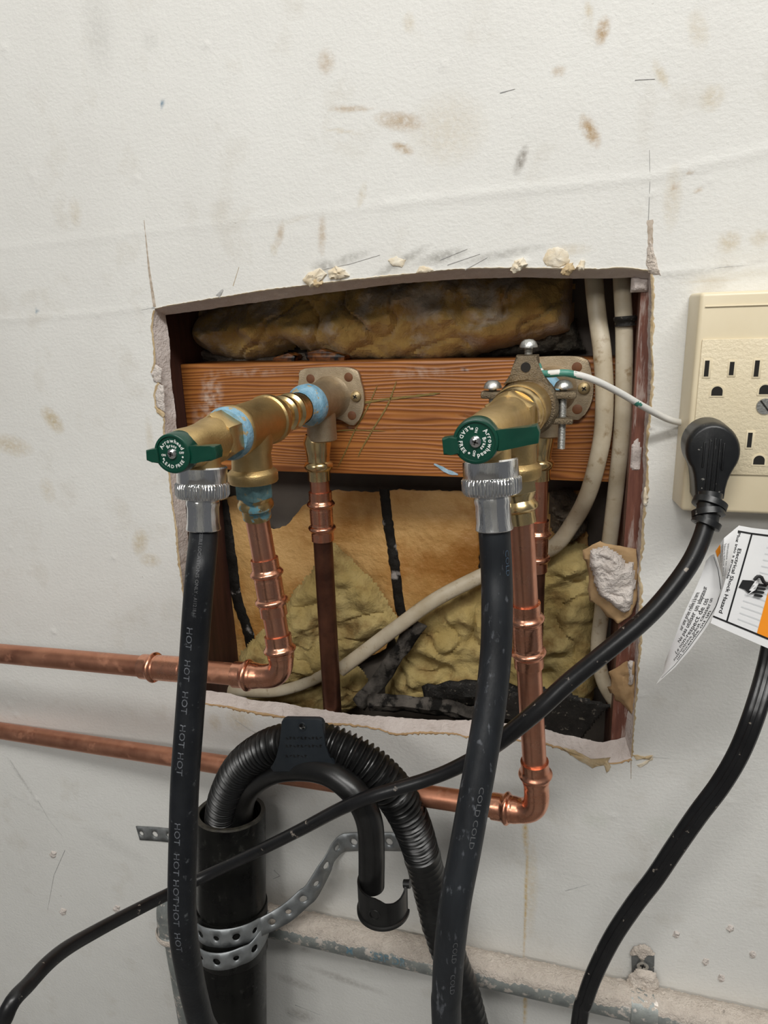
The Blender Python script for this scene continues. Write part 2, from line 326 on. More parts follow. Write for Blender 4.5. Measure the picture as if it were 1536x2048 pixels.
def hexs(n=6, amt=1.0):
    def f(th, d=0):
        a = (th % (2 * math.pi / n)) - math.pi / n
        return 1 + amt * (math.cos(math.pi / n) / math.cos(a) - 1) * 1.0
    return f
def box(bm, c, size, rot=None, bev=0.0, seg=2):
    r = bmesh.ops.create_cube(bm, size=1.0); vs = r['verts']
    for v in vs:
        p = Vector((v.co.x * size[0], v.co.y * size[1], v.co.z * size[2]))
        if rot is not None: p = rot @ p
        v.co = p + Vector(c)
    if bev:
        es = list({e for v in vs for e in v.link_edges})
        bmesh.ops.bevel(bm, geom=es, offset=bev, segments=seg, affect='EDGES', profile=0.5)
    return bm
def prism(bm, front, back, bev=0.0, seg=2):
    """front/back: matching loops of points"""
    f = [bm.verts.new(p) for p in front]; b = [bm.verts.new(p) for p in back]; n = len(f)
    F = bm.faces.new(f); B = bm.faces.new(b[::-1])
    for k in range(n): bm.faces.new((f[k], b[k], b[(k + 1) % n], f[(k + 1) % n]))
    if bev:
        es = [e for e in F.edges]
        bmesh.ops.bevel(bm, geom=es, offset=bev, segments=seg, affect='EDGES', profile=0.5)
    return bm
def px_round(bm, px, yf, yb, e=4.0, k=.86):
    f = [P(x, y, yf) for x, y in px]; c = sum(f, Vector()) / len(f); rings = []
    for t in (0, .25, .5, .75, 1.0):
        a = t * math.pi / 2; sc_ = k + (1 - k) * math.sin(a); rings.append([bm.verts.new(Vector((c.x + (p.x - c.x) * sc_, yf + e * (1 - math.cos(a)), c.z + (p.z - c.z) * sc_))) for p in f])
    rings.append([bm.verts.new(Vector((p.x, yb, p.z))) for p in f]); n = len(f); bm.faces.new(rings[0]); bm.faces.new(rings[-1][::-1])
    for a, b in zip(rings, rings[1:]):
        for i in range(n): bm.faces.new((a[i], a[(i + 1) % n], b[(i + 1) % n], b[i]))
    return bm
def px_prism(bm, px, yf, yb, bev=0.0, seg=2):
    f = [P(x, y, yf) for x, y in px]; b = [Vector((p.x, yb, p.z)) for p in f]; return prism(bm, f, b, bev, seg)
def nv(p, s, k=0.0): return noise.noise(Vector((p[0] * s + k, p[1] * s - k, p[2] * s + 2 * k)))

# glyph meshes -------------------------------------------------------------
_gc = {}
def glyph(txt, bold=0.02):
    key = (txt, bold)
    if key in _gc: return _gc[key]
    cu = bpy.data.curves.new('text', 'FONT'); cu.body = txt; cu.size = 1.0; cu.offset = bold; cu.resolution_u = 2
    ob = bpy.data.objects.new('text', cu); sc.collection.objects.link(ob)
    me = bpy.data.meshes.new_from_object(ob)
    vs = [v.co.copy() for v in me.vertices]; fs = [tuple(p.vertices) for p in me.polygons]
    bpy.data.objects.remove(ob); bpy.data.curves.remove(cu); bpy.data.meshes.remove(me)
    _gc[key] = (vs, fs); return _gc[key]
def add_text(bm, txt, fn, size=1.0, bold=0.02, x0=0.0, y0=0.0, sx=1.0):
    """fn(u,v) -> 3D, u along the line, v up"""
    vs, fs = glyph(txt, bold); nvv = [bm.verts.new(fn(x0 + v.x * size * sx, y0 + v.y * size)) for v in vs]
    for f in fs:
        try: bm.faces.new([nvv[i] for i in f])
        except ValueError: pass
def text_len(txt, size=1.0, sx=1.0, bold=0.02):
    vs, _ = glyph(txt, bold); return max([v.x for v in vs] or [0]) * size * sx
def text_part(name, bm, mat, parent):
    me = bpy.data.meshes.new(name); bm.to_mesh(me); bm.free(); return link_mesh(name, me, mat, parent, smooth=False)
def hose_text(parent, path, r, items, th0, size, mat, bold=0.02, sx=1.0, name='lettering', lift=0.12):
    """items [(start distance, string)], reads down the hose, tops to the right"""
    bm = bmesh.new()
    for s0, t in items:
        def fn(u, v, s0=s0):
            c, T, F, R = path.at(s0 + u); th = th0 + v / r
            return c + (F * math.cos(th) + R * math.sin(th)) * (r + lift)
        add_text(bm, t, fn, size, bold, sx=sx)
    return text_part(name, bm, mat, parent)

# ================================================================ STRUCTURE
def poly_px(pts, y=0.0): return [P(a, b, y) for a, b in pts]
top_f = [(310, 617), (345, 610), (406, 600), (470, 590), (519, 582), (572, 575), (640, 567), (700, 560), (780, 552), (850, 544), (911, 538), (1024, 535), (1111, 537), (1194, 538), (1247, 535), (1302, 542)]
top_b = [(331, 630), (400, 621), (469, 611), (525, 603), (581, 595), (640, 587), (706, 579), (780, 569), (850, 563), (911, 559), (985, 556), (1062, 555), (1130, 557), (1213, 557), (1262, 555), (1296, 559)]
right_f = [(1302, 542), (1305, 600), (1303, 650), (1302, 678), (1305, 715), (1303, 784), (1297, 837), (1293, 890), (1295, 932), (1292, 982), (1286, 1035), (1283, 1103), (1278, 1154), (1281, 1192), (1278, 1243), (1280, 1281), (1276, 1345), (1272, 1395), (1268, 1446), (1263, 1518)]
right_b = [(x - 8, y + 2) for x, y in right_f[:-4]]; right_b[0] = (1296, 559)
right_b += [(1268, 1345), (1264, 1395), (1254, 1430), (1250, 1474)]
bot_f = [(1263, 1518), (1233, 1527), (1194, 1527), (1160, 1512), (1126, 1497), (1087, 1486), (1014, 1478), (941, 1475), (906, 1467), (863, 1465), (825, 1465), (790, 1469), (765, 1460), (726, 1452), (696, 1448), (649, 1447), (567, 1434), (530, 1427), (481, 1419), (456, 1413), (419, 1409), (395, 1403)]
bot_b = [(1250, 1474), (1207, 1485), (1168, 1478), (1134, 1469), (1087, 1458), (1014, 1446), (954, 1439), (900, 1440), (855, 1439), (790, 1434), (726, 1430), (700, 1427), (650, 1420), (617, 1416), (567, 1405), (506, 1400), (459, 1387), (409, 1380), (398, 1376)]
left_f = [(395, 1403), (390, 1370), (385, 1320), (378, 1260), (370, 1200), (365, 1176), (356, 1102), (353, 1058), (345, 1010), (339, 951), (328, 865), (328, 826), (312, 814), (309, 787), (318, 767), (304, 750), (310, 726), (308, 694), (304, 658), (306, 630), (310, 617)]
left_b = [(398, 1376), (395, 1330), (389, 1260), (382, 1180), (378, 1120), (375, 1058), (370, 1000), (362, 930), (353, 853), (352, 829), (345, 780), (341, 743), (339, 682), (334, 650), (331, 630)]
SIDES = []
for nm, f, b in (('top', top_f, top_b), ('right', right_f, right_b), ('bottom', bot_f, bot_b), ('left', left_f, left_b)):
    F = [Vector((p.x, 0, p.z)) for p in poly_px(f)]; B = [Vector((p.x, 12.7, p.z)) for p in poly_px(b, 12.7)]
    SIDES.append((nm, F, B))
def resample(pl, step):
    L = [0.0]
    for a, b in zip(pl, pl[1:]): L.append(L[-1] + (b - a).length)
    n = max(2, int(L[-1] / step)); out = []
    for k in range(n):
        d = L[-1] * k / n; i = max(0, int(np.searchsorted(L, d, side='right')) - 1); t = (d - L[i]) / max(1e-9, L[i + 1] - L[i])
        out.append((pl[i].lerp(pl[i + 1], t), d / L[-1]))
    return out
def pl_at(pl, t):
    L = [0.0]
    for a, b in zip(pl, pl[1:]): L.append(L[-1] + (b - a).length)
    d = L[-1] * t; i = min(len(pl) - 2, max(0, int(np.searchsorted(L, d, side='right')) - 1)); u = (d - L[i]) / max(1e-9, L[i + 1] - L[i])
    return pl[i].lerp(pl[i + 1], u)
CF, CB, CS = [], [], []           # front contour, back contour, side index
for si, (nm, F, B) in enumerate(SIDES):
    amp = {'top': 0.35, 'right': 0.7, 'bottom': 1.0, 'left': 0.6}[nm]
    for p, t in resample(F, 1.6):
        e = math.sin(math.pi * min(1, max(0, t))) ** 0.3
        j = Vector((nv(p, 0.22) + 0.7 * nv(p, 0.8, 3), 0, nv(p, 0.25, 9) + 0.7 * nv(p, 0.8, 7))) * amp * e
        CF.append(p + j)
        q = pl_at(B, t); j2 = Vector((nv(q, 0.2, 5) + 0.6 * nv(q, 0.7, 1), 0, nv(q, 0.2, 2) + 0.6 * nv(q, 0.7, 4))) * amp * 1.1 * e
        CB.append(q + j2); CS.append(si)
cf = np.array([[p.x, p.z] for p in CF])

def in_poly(x, z, poly):
    inside = np.zeros(x.shape, bool); n = len(poly); j = n - 1
    for i in range(n):
        xi, zi = poly[i]; xj, zj = poly[j]
        cond = ((zi > z) != (zj > z)); 
        with np.errstate(divide='ignore', invalid='ignore'):
            xin = (xj - xi) * (z - zi) / (zj - zi) + xi
        inside ^= cond & (x < xin); j = i
    return inside
# stains: px centre, radii (px), angle deg, colour, amount
BR, TN, GY, YE, DK = (0.40, 0.25, 0.10), (0.56, 0.47, 0.32), (0.45, 0.44, 0.41), (0.62, 0.42, 0.12), (0.20, 0.17, 0.14)
stains = [(1205, 62, 13, 24, 10, BR, .85), (1178, 22, 8, 18, -20, TN, .6), (1180, 262, 14, 34, -32, BR, .8), (1042, 320, 10, 26, 22, DK, .75), (805, 297, 22, 8, 25, BR, .8),
 (800, 243, 48, 16, 12, BR, .6), (700, 218, 42, 6, 6, BR, .55), (682, 262, 32, 4, 12, TN, .55), (652, 124, 16, 20, 0, BR, .45), (818, 46, 12, 18, 0, TN, .4), (1118, 142, 14, 10, 0, BR, .5),
 (1322, 150, 10, 30, -30, TN, .6), (1396, 60, 20, 36, -20, TN, .35), (1424, 196, 22, 26, 20, TN, .45), (1345, 395, 18, 60, 0, TN, .35), (1380, 345, 8, 5, 0, BR, .6), (1348, 375, 10, 7, 0, BR, .6), (1395, 381, 12, 5, -20, BR, .5),
 (1458, 484, 22, 22, 0, TN, .55), (1520, 476, 20, 18, 0, TN, .45), (560, 468, 8, 22, 18, BR, .45), (644, 470, 8, 34, 4, BR, .45), (548, 498, 8, 12, 0, TN, .4), (724, 390, 8, 22, 20, TN, .4),
 (105, 840, 14, 24, -40, TN, .85), (20, 890, 40, 16, 10, TN, .55), (280, 1085, 14, 24, 20, TN, .65), (95, 980, 14, 20, 0, TN, .3), (300, 1120, 20, 12, 0, TN, .5), (150, 425, 12, 22, 0, TN, .3), (195, 60, 30, 60, 0, GY, .25), (300, 80, 16, 16, 0, GY, .25),
 (480, 1440, 26, 22, 0, TN, .5), (430, 1445, 12, 16, 0, TN, .45), (895, 260, 70, 60, 0, TN, .28), (1050, 1650, 4, 60, 0, YE, .8), (1051, 1800, 3.5, 160, 0, YE, .75), (1050, 2000, 4, 90, 0, YE, .75), (1062, 1780, 12, 110, 0, YE, .22),
 (230, 1690, 60, 14, 20, GY, .2), (590, 1965, 40, 10, 10, DK, .3), (610, 1900, 10, 6, 0, DK, .3), (690, 1960, 70, 8, 8, DK, .35), (600, 2030, 24, 14, 0, DK, .4), (1180, 1440, 16, 4, 20, BR, .3), (560, 1500, 24, 10, 0, TN, .3),
 (880, 515, 50, 12, -10, GY, .95), (800, 525, 60, 9, -25, GY, .9), (1000, 510, 90, 9, -8, GY, .7), (650, 535, 26, 14, 0, GY, .9), (690, 520, 50, 9, -14, GY, .7), (1140, 500, 40, 12, 0, TN, .35), (1400, 542, 90, 8, -4, GY, .45), (1480, 530, 60, 3, -6, DK, .4),
 (325, 208, 3, 7, 10, (0.02, 0.14, 0.25), 1.2), (74, 622, 3, 4, 0, (0.02, 0.14, 0.25), 1), (1345, 870, 24, 10, 20, GY, .6), (45, 1560, 3, 40, -30, GY, .6), (60, 1610, 60, 2, 20, GY, .3), (1300, 860, 10, 4, 0, DK, .7),
 (1190, 1640, 26, 22, 0, (0.45, 0.5, 0.38), .2), (1330, 1660, 40, 30, 0, (0.45, 0.5, 0.38), .18), (1420, 560, 60, 4, 0, TN, .4), (590, 440, 30, 5, -10, TN, .2), (1290, 1000, 5, 40, 0, TN, .4), (300, 880, 8, 40, 0, TN, .3), (1140, 1750, 40, 3, 0, GY, .2)]
def stain_field(X, Z, lst, yplane=0.0):
    col = np.ones((len(X), 3)) * 0.6; alpha = np.zeros(len(X))
    jit = None
    for (cx, cy, rx, ry, ang, c, am) in lst:
        p = P(cx, cy, yplane); ex = (P(cx + 1, cy, yplane) - P(cx - 1, cy, yplane)).length / 2; 
        a = math.radians(ang); dx = X - p.x; dz = Z - p.z
        u = (dx * math.cos(a) - dz * math.sin(a)) / (rx * ex); v = (dx * math.sin(a) + dz * math.cos(a)) / (ry * ex)
        f = np.clip(1.25 - np.sqrt(u * u + v * v), 0, 1) ** 0.8 * am
        m = f > alpha; alpha = np.maximum(alpha, f); col[m] = c
    return col, np.clip(alpha, 0, 1)
def bumps(X, Z):
    """real relief of the paint and joint compound, mm towards the room"""
    h = np.zeros(len(X))
    for pts, wdt, ht in (([(0, 497), (250, 468), (520, 438), (768, 410)], 3, .25), ([(768, 410), (1000, 384), (1296, 355), (1536, 300)], 3, .5), ([(0, 640), (150, 630), (306, 613)], 2.5, .35),
                         ([(1330, 545), (1430, 548), (1536, 535)], 3, .6)):
        w3 = [P(a, b) for a, b in pts]
        for a, b in zip(w3, w3[1:]):
            d = b - a; L = d.length; t = np.clip(((X - a.x) * d.x + (Z - a.z) * d.z) / (L * L), 0, 1)
            dist = np.hypot(X - a.x - t * d.x, Z - a.z - t * d.z); h = np.maximum(h, ht * np.exp(-(dist / wdt) ** 2))
    rs = np.random.RandomState(3)
    for k in range(110):
        x, z = rs.uniform(-620, 180), rs.uniform(-600, -150) if k % 3 else rs.uniform(-150, 230); r = rs.uniform(1.2, 3.0); a = rs.uniform(.3, 1.1)
        h += a * np.exp(-((X - x) ** 2 + (Z - z) ** 2 * rs.uniform(.5, 2)) / (r * r))
    return h
def build_wall():
    st = 2.0; x0, x1, z0, z1 = -660., 220., -720., 260.
    nx = int((x1 - x0) / st) + 1; nz_ = int((z1 - z0) / st) + 1
    gx, gz = np.meshgrid(x0 + st * np.arange(nx), z0 + st * np.arange(nz_)); X = gx.ravel(); Z = gz.ravel()
    ins = in_poly(X, Z, cf)
    idx = np.arange(nx * nz_).reshape(nz_, nx)
    q = np.stack([idx[:-1, :-1].ravel(), idx[:-1, 1:].ravel(), idx[1:, 1:].ravel(), idx[1:, :-1].ravel()], 1)
    keep = ~ins[q].any(1); q = q[keep]
    # boundary edges next to the hole
    from collections import defaultdict
    used = np.zeros(nx * nz_, bool); used[q.ravel()] = True
    Y = -bumps(X, Z)
    ed = {}
    near = (X > -360) & (X < 70) & (Z > -420) & (Z < 60)
    for f in q[near[q].all(1)]:
        for a, b in ((f[0], f[1]), (f[1], f[2]), (f[2], f[3]), (f[3], f[0])):
            k = (min(a, b), max(a, b))
            if k in ed: ed[k] = None
            else: ed[k] = (a, b)
    bed = [e for e in ed.values() if e is not None]
    bed = [e for e in bed if np.hypot(*(cf - [X[e[0]], Z[e[0]]]).T).min() < 6]
    bv = sorted({v for e in bed for v in e}); vid = {v: i for i, v in enumerate(bv)}
    nearest = {v: int(np.argmin((cf[:, 0] - X[v]) ** 2 + (cf[:, 1] - Z[v]) ** 2)) for v in bv}
    for v in bv: X[v], Z[v] = cf[nearest[v]]; Y[v] = 0
    verts = np.stack([X, Y, Z], 1).tolist(); faces = [tuple(f) for f in q.tolist()]; mats = [0] * len(faces)
    rows = []
    for k in (0.02, 0.35, 0.7, 1.0):
        base = len(verts); rows.append(base)
        for v in bv:
            a = CF[nearest[v]]; b = CB[nearest[v]]; p = a.lerp(b, k)
            if k < 1: p = p + Vector((nv(p, 0.3, 2), 0, nv(p, 0.3, 6))) * 0.9 * (1 if k > .1 else 0)
            verts.append(tuple(p))
    for a, b in bed:
        ia, ib = vid[a], vid[b]
        faces.append((b, a, rows[0] + ia, rows[0] + ib)); mats.append(1)
        for r0, r1 in zip(rows, rows[1:]): faces.append((r0 + ib, r0 + ia, r1 + ia, r1 + ib)); mats.append(1)
    # the rest of the wall around the detailed field
    X0, X1, Z0, Z1 = -1900., 1500., -H0 * 1000, 1150.
    o = len(verts); xs = [X0, x0, x0 + st * (nx - 1), X1]; zs = [Z0, z0, z0 + st * (nz_ - 1), Z1]
    for z in zs:
        for x in xs: verts.append((x, 0, z))
    for j in range(3):
        for i in range(3):
            if i == 1 and j == 1: continue
            a = o + j * 4 + i; faces.append((a, a + 1, a + 5, a + 4)); mats.append(0)
    me = bpy.data.meshes.new('wall_back'); me.from_pydata(verts, [], faces)
    me.polygons.foreach_set('material_index', mats)
    A = np.array(verts); col, al = stain_field(A[:, 0], A[:, 2], stains)
    # paint is worn and dirty in a band around the opening
    att = me.color_attributes.new('stain', 'FLOAT_COLOR', 'POINT'); att.data.foreach_set('color', np.hstack([col, al[:, None]]).astype(np.float32).ravel())
    ob = link_mesh('wall_back', me, ['wall', 'gypsum'], None, (0, 0, 0)); ob['kind'] = 'structure'; return ob
wall = build_wall()

def slab(name, c, size, mat, kind='structure', label=None, cat=None, bev=0, origin=None):
    bm = bmesh.new(); box(bm, c, size, bev=bev); o = part(name, bm, mat, None, origin or c, smooth=bev > 0)
    if kind: o['kind'] = kind
    tag(o, label, cat); return o
FZ = -H0 * 1000
slab('floor', (-200, -1300, FZ - 20), (3400, 3000, 40), 'floor')
slab('wall_reflector', (-1450, -2810, -50), (900, 20, 2400), 'ceil')  # unseen white wall added behind the lens to brighten reflections in the metal
slab('wall_reflector', (500, -2810, -50), (2000, 20, 2400), 'ceil')  # its other half, also added; the gap between them reflects dark
slab('ceiling', (-200, -1300, 1170), (3400, 3000, 40), 'ceil')
SL = P(336, 850, 13).x - 0.0      # inner face of the left stud
SR = P(1262, 880, 13).x
slab('wall_rear', ((SL + SR) / 2, 112, -50), (560, 12, 2400), 'sheath')
slab('wall_stud', (SL - 19, 58.2, -50), (38, 90, 2400), 'stud_l', None, 'dark stained wood stud behind the left edge of the opening', 'stud', 0)
slab('wall_stud', (SR + 19, 58.2, -50), (38, 90, 2400), 'stud_r', None, 'red-brown wood stud bare along the right edge of the opening', 'stud', 0)
# torn drywall paper, saw cuts, flaps: parts of the wall -------------------------------------------
def fringe(si, wmin, wmax, mat, seed, prob=1.0, y=-0.25):
    bm = bmesh.new(); ids = [i for i in range(len(CF)) if CS[i] == si]; prev = None
    cen = Vector((-150, 0, -150))
    for i in ids:
        p = CF[i]; a = CF[max(ids[0], i - 2)]; b = CF[min(ids[-1], i + 2)]; t = (b - a).normalized() if (b - a).length > 1e-6 else Vector((1, 0, 0))
        n = Vector((t.z, 0, -t.x));
        if n.dot(p - cen) < 0: n = -n
        k = 0.5 + 0.5 * nv(p, 0.05, seed); w = wmin + (wmax - wmin) * max(0, k + 0.6 * nv(p, 0.5, seed + 4) - (1 - prob) * 0.8)
        u = bm.verts.new(Vector((p.x, 0.3, p.z)) - n * 0.5); m_ = bm.verts.new(Vector((p.x, y - 0.3, p.z)) + n * w * 0.4); v = bm.verts.new(Vector((p.x, -0.02, p.z)) + n * w)
        if prev: bm.faces.new((prev[0], u, m_, prev[1])); bm.faces.new((prev[1], m_, v, prev[2]))
        prev = (u, m_, v)
    o = part('torn_paper', bm, mat, wall); o['kind'] = 'stuff'; return o
fringe(0, 0.1, 1.4, 'cream_tear', 1, .7)
fringe(1, 0.2, 2.4, 'tan_edge', 2, .9)
fringe(2, 0.2, 3.6, 'tan_paper', 3, .8)
fringe(3, 0.3, 2.0, 'tan_edge', 4, .9)
def chip(px, mat, h=1.2, y=0.0, name='torn_flake', sub=2, seed=0, pushed=0.0):
    """a small lumpy flake lying on a surface; outline in px on plane y"""
    pts = [P(a, b, y) for a, b in px]; c = sum(pts, Vector()) / len(pts); bm = bmesh.new(); cv = bm.verts.new(c + Vector((0, -h, 0)))
    m = 5; rings = []
    out = []
    for a, b in zip(pts, pts[1:] + pts[:1]):
        for k in range(m): out.append(a.lerp(b, k / m) + Vector((nv(a.lerp(b, k / m), .7, seed), 0, nv(a.lerp(b, k / m), .7, seed + 5))) * 0.8)
    for f, hh in ((1.0, 0.0), (0.93, 0.55), (0.65, 0.85), (0.35, 1.0)):
        rings.append([bm.verts.new(c + (p - c) * f + Vector((0, -h * hh * (1 + 0.9 * nv(c + (p - c) * f, 0.35, seed)) - 0.02 + pushed * 0, 0))) for p in out])
    n = len(out)
    for a, b in zip(rings, rings[1:]):
        for k in range(n): bm.faces.new((a[k], a[(k + 1) % n], b[(k + 1) % n], b[k]))
    for k in range(n): bm.faces.new((rings[-1][k], rings[-1][(k + 1) % n], cv))
    return part(name, bm, mat, wall)
chip([(604, 560), (618, 545), (640, 536), (655, 548), (640, 565), (622, 576)], 'cream_tear', 2.5, seed=1)
chip([(655, 543), (672, 532), (690, 540), (700, 552), (680, 558), (660, 558)], 'cream_tear', 3, seed=2)
chip([(622, 560), (640, 556), (648, 566), (636, 577), (628, 572)], 'tan_edge', 2, seed=3)
chip([(1020, 540), (1030, 522), (1048, 514), (1056, 528), (1040, 542), (1028, 548)], 'cream_tear', 2.5, seed=4)
chip([(1085, 520), (1095, 500), (1115, 493), (1135, 503), (1140, 525), (1120, 535), (1095, 532)], 'cream_tear', 1.2, seed=5)
chip([(1120, 545), (1132, 528), (1145, 526), (1150, 540), (1138, 552), (1125, 551)], 'tan_edge', 3, seed=6)
chip([(1152, 535), (1162, 520), (1170, 522), (1168, 540), (1158, 543)], 'cream_tear', 2.5, seed=7)
chip([(775, 520), (792, 513), (812, 520), (805, 534), (785, 532)], 'cream_tear', 1.0, seed=8)
chip([(832, 545), (840, 531), (856, 534), (868, 540), (850, 547)], 'cream_tear', 1.2, seed=9)
chip([(1294, 498), (1301, 480), (1307, 500), (1318, 540), (1322, 552), (1300, 548), (1292, 530)], 'dust', 1.6, seed=10)
chip([(440, 596), (448, 580), (444, 578), (432, 590)], 'scuff', .6, seed=11)
chip([(302, 748), (312, 728), (324, 738), (322, 766), (308, 764)], 'gypsum_white', 1.2, seed=12)
chip([(310, 788), (318, 768), (328, 772), (330, 824), (314, 814)], 'gypsum_white', 1.2, seed=13)
chip([(309, 812), (330, 826), (328, 836), (314, 826)], 'tan_edge', 1.0, seed=14)
chip([(1120, 1494), (1150, 1500), (1185, 1520), (1222, 1514), (1210, 1530), (1185, 1536), (1150, 1515)], 'tan_edge', 1.4, seed=15)
chip([(1205, 1524), (1214, 1519), (1222, 1533), (1214, 1546)], 'tan_edge', 1.4, seed=16)
chip([(1264, 1508), (1290, 1513), (1306, 1510), (1300, 1518), (1272, 1518)], 'tan_edge', 1.4, seed=17)
chip([(1272, 1530), (1300, 1518), (1308, 1512), (1305, 1520), (1280, 1535)], 'cream_tear', 1.0, seed=18)
chip([(1286, 980), (1292, 974), (1297, 995), (1292, 1012), (1286, 1008)], 'cream_tear', 2, seed=19)
for k, (cx, cy) in enumerate([(1352, 1868), (1460, 1856), (1505, 1908), (1411, 1922), (1442, 1955), (126, 1823), (233, 1817), (106, 1708), (1072, 1560)]):
    chip([(cx - 7, cy), (cx - 2, cy - 7), (cx + 7, cy - 4), (cx + 6, cy + 5), (cx - 1, cy + 8)], 'gypsum_white', 1.6, seed=20 + k)
def strip(px, w0, w1, mat, y=-0.12, name='saw_cut'):
    pts = [P(a, b, y) for a, b in px]; bm = bmesh.new(); prev = None
    L = len(pts)
    fine = []
    for a, b in zip(pts, pts[1:]):
        n = max(2, int((b - a).length / 1.5))
        fine += [a.lerp(b, k / n) for k in range(n)]
    fine.append(pts[-1])
    for i, p in enumerate(fine):
        t = (fine[min(i + 1, len(fine) - 1)] - fine[max(0, i - 1)]).normalized(); n = Vector((t.z, 0, -t.x)); w = (w0 + (w1 - w0) * i / (len(fine) - 1)) / 2 * (1 + 0.5 * nv(p, 0.6))
        e = [bm.verts.new(p - n * w), bm.verts.new(p + Vector((0, -0.2, 0))), bm.verts.new(p + n * w)]
        if prev: bm.faces.new((prev[0], e[0], e[1], prev[1])); bm.faces.new((prev[1], e[1], e[2], prev[2]))
        prev = e
    return part(name, bm, mat, wall)
strip([(288, 440), (292, 480), (298, 540), (304, 580), (309, 614)], 0.5, 2.6, 'dark_line')
strip([(283, 620), (309, 615)], 0.8, 1.6, 'scuff')
strip([(1299, 300), (1300, 360), (1297, 440)], 0.25, 0.5, 'scuff')
strip([(1300, 440), (1301, 490), (1299, 545)], 3.6, 1.6, 'dark_line')
strip([(1262, 1520), (1262, 1558)], 0.8, 0.3, 'dark_line')
strip([(1300, 1514), (1340, 1517)], 0.5, 0.2, 'scuff')
strip([(466, 572), (478, 534)], 0.4, 0.3, 'tan_edge')
for pts in ([(880, 520), (935, 498)], [(895, 530), (960, 508)], [(930, 540), (975, 515)], [(1400, 546), (1440, 535), (1530, 528)], [(640, 540), (700, 528), (760, 510)], [(20, 1520), (45, 1560)], [(75, 1600), (98, 1640), (125, 1672)], [(130, 1700), (108, 1750), (95, 1820)], [(1130, 1782), (1180, 1768)], [(1000, 186), (1030, 178)], [(1270, 160), (1310, 158)], [(470, 1440), (500, 1460), (560, 1490)]):
    strip(pts, 0.7, 0.3, 'scuff', name='scratch')
for pts in ([(590, 2010), (640, 2030)], [(575, 2025), (610, 2042)], [(548, 1740), (560, 1752), (545, 1758)]): strip(pts, 1.2, 0.6, 'scuff', name='scratch')

# hanging flaps of torn facing on the right
def flap(name, px, ys, mat, seed, thick=0.5, nx=14):
    """px: outline as two matching edges A (at the wall) and B (free); sheet between them"""
    A, B = px; bm = bmesh.new(); rows = []
    n = 16
    a3 = [P(x, y, ys[0]) for x, y in A]; b3 = [P(x, y, ys[1]) for x, y in B]
    for i in range(n + 1):
        a = pl_at(a3, i / n); b = pl_at(b3, i / n); row = []
        for j in range(nx + 1):
            t = j / nx; p = a.lerp(b, t); p = p + Vector((0, 3.2 * nv(p, 0.06, seed) + 2.0 * nv(p, 0.2, seed) - 5 * math.sin(math.pi * t) * .5, 0))
            if j == nx: p += Vector((nv(p, 0.4, seed), 0, nv(p, 0.4, seed + 2))) * 4.0
            row.append(bm.verts.new(p))
        rows.append(row)
    for i in range(n):
        for j in range(nx): bm.faces.new((rows[i][j], rows[i + 1][j], rows[i + 1][j + 1], rows[i][j + 1]))
    o = part(name, bm, mat, wall); md = o.modifiers.new('thick', 'SOLIDIFY'); md.thickness = thick / 1000; return o
flap('torn_flap', ([(1272, 1098), (1276, 1150), (1274, 1200), (1262, 1232), (1240, 1246)], [(1196, 1082), (1164, 1100), (1178, 1150), (1176, 1200), (1226, 1238)]), (6, 10), 'tan_paper', 3)
flap('torn_flap', ([(1269, 1322), (1270, 1360), (1268, 1400), (1265, 1424)], [(1252, 1320), (1216, 1342), (1222, 1385), (1258, 1422)]), (6, 14), 'tan_paper', 8)
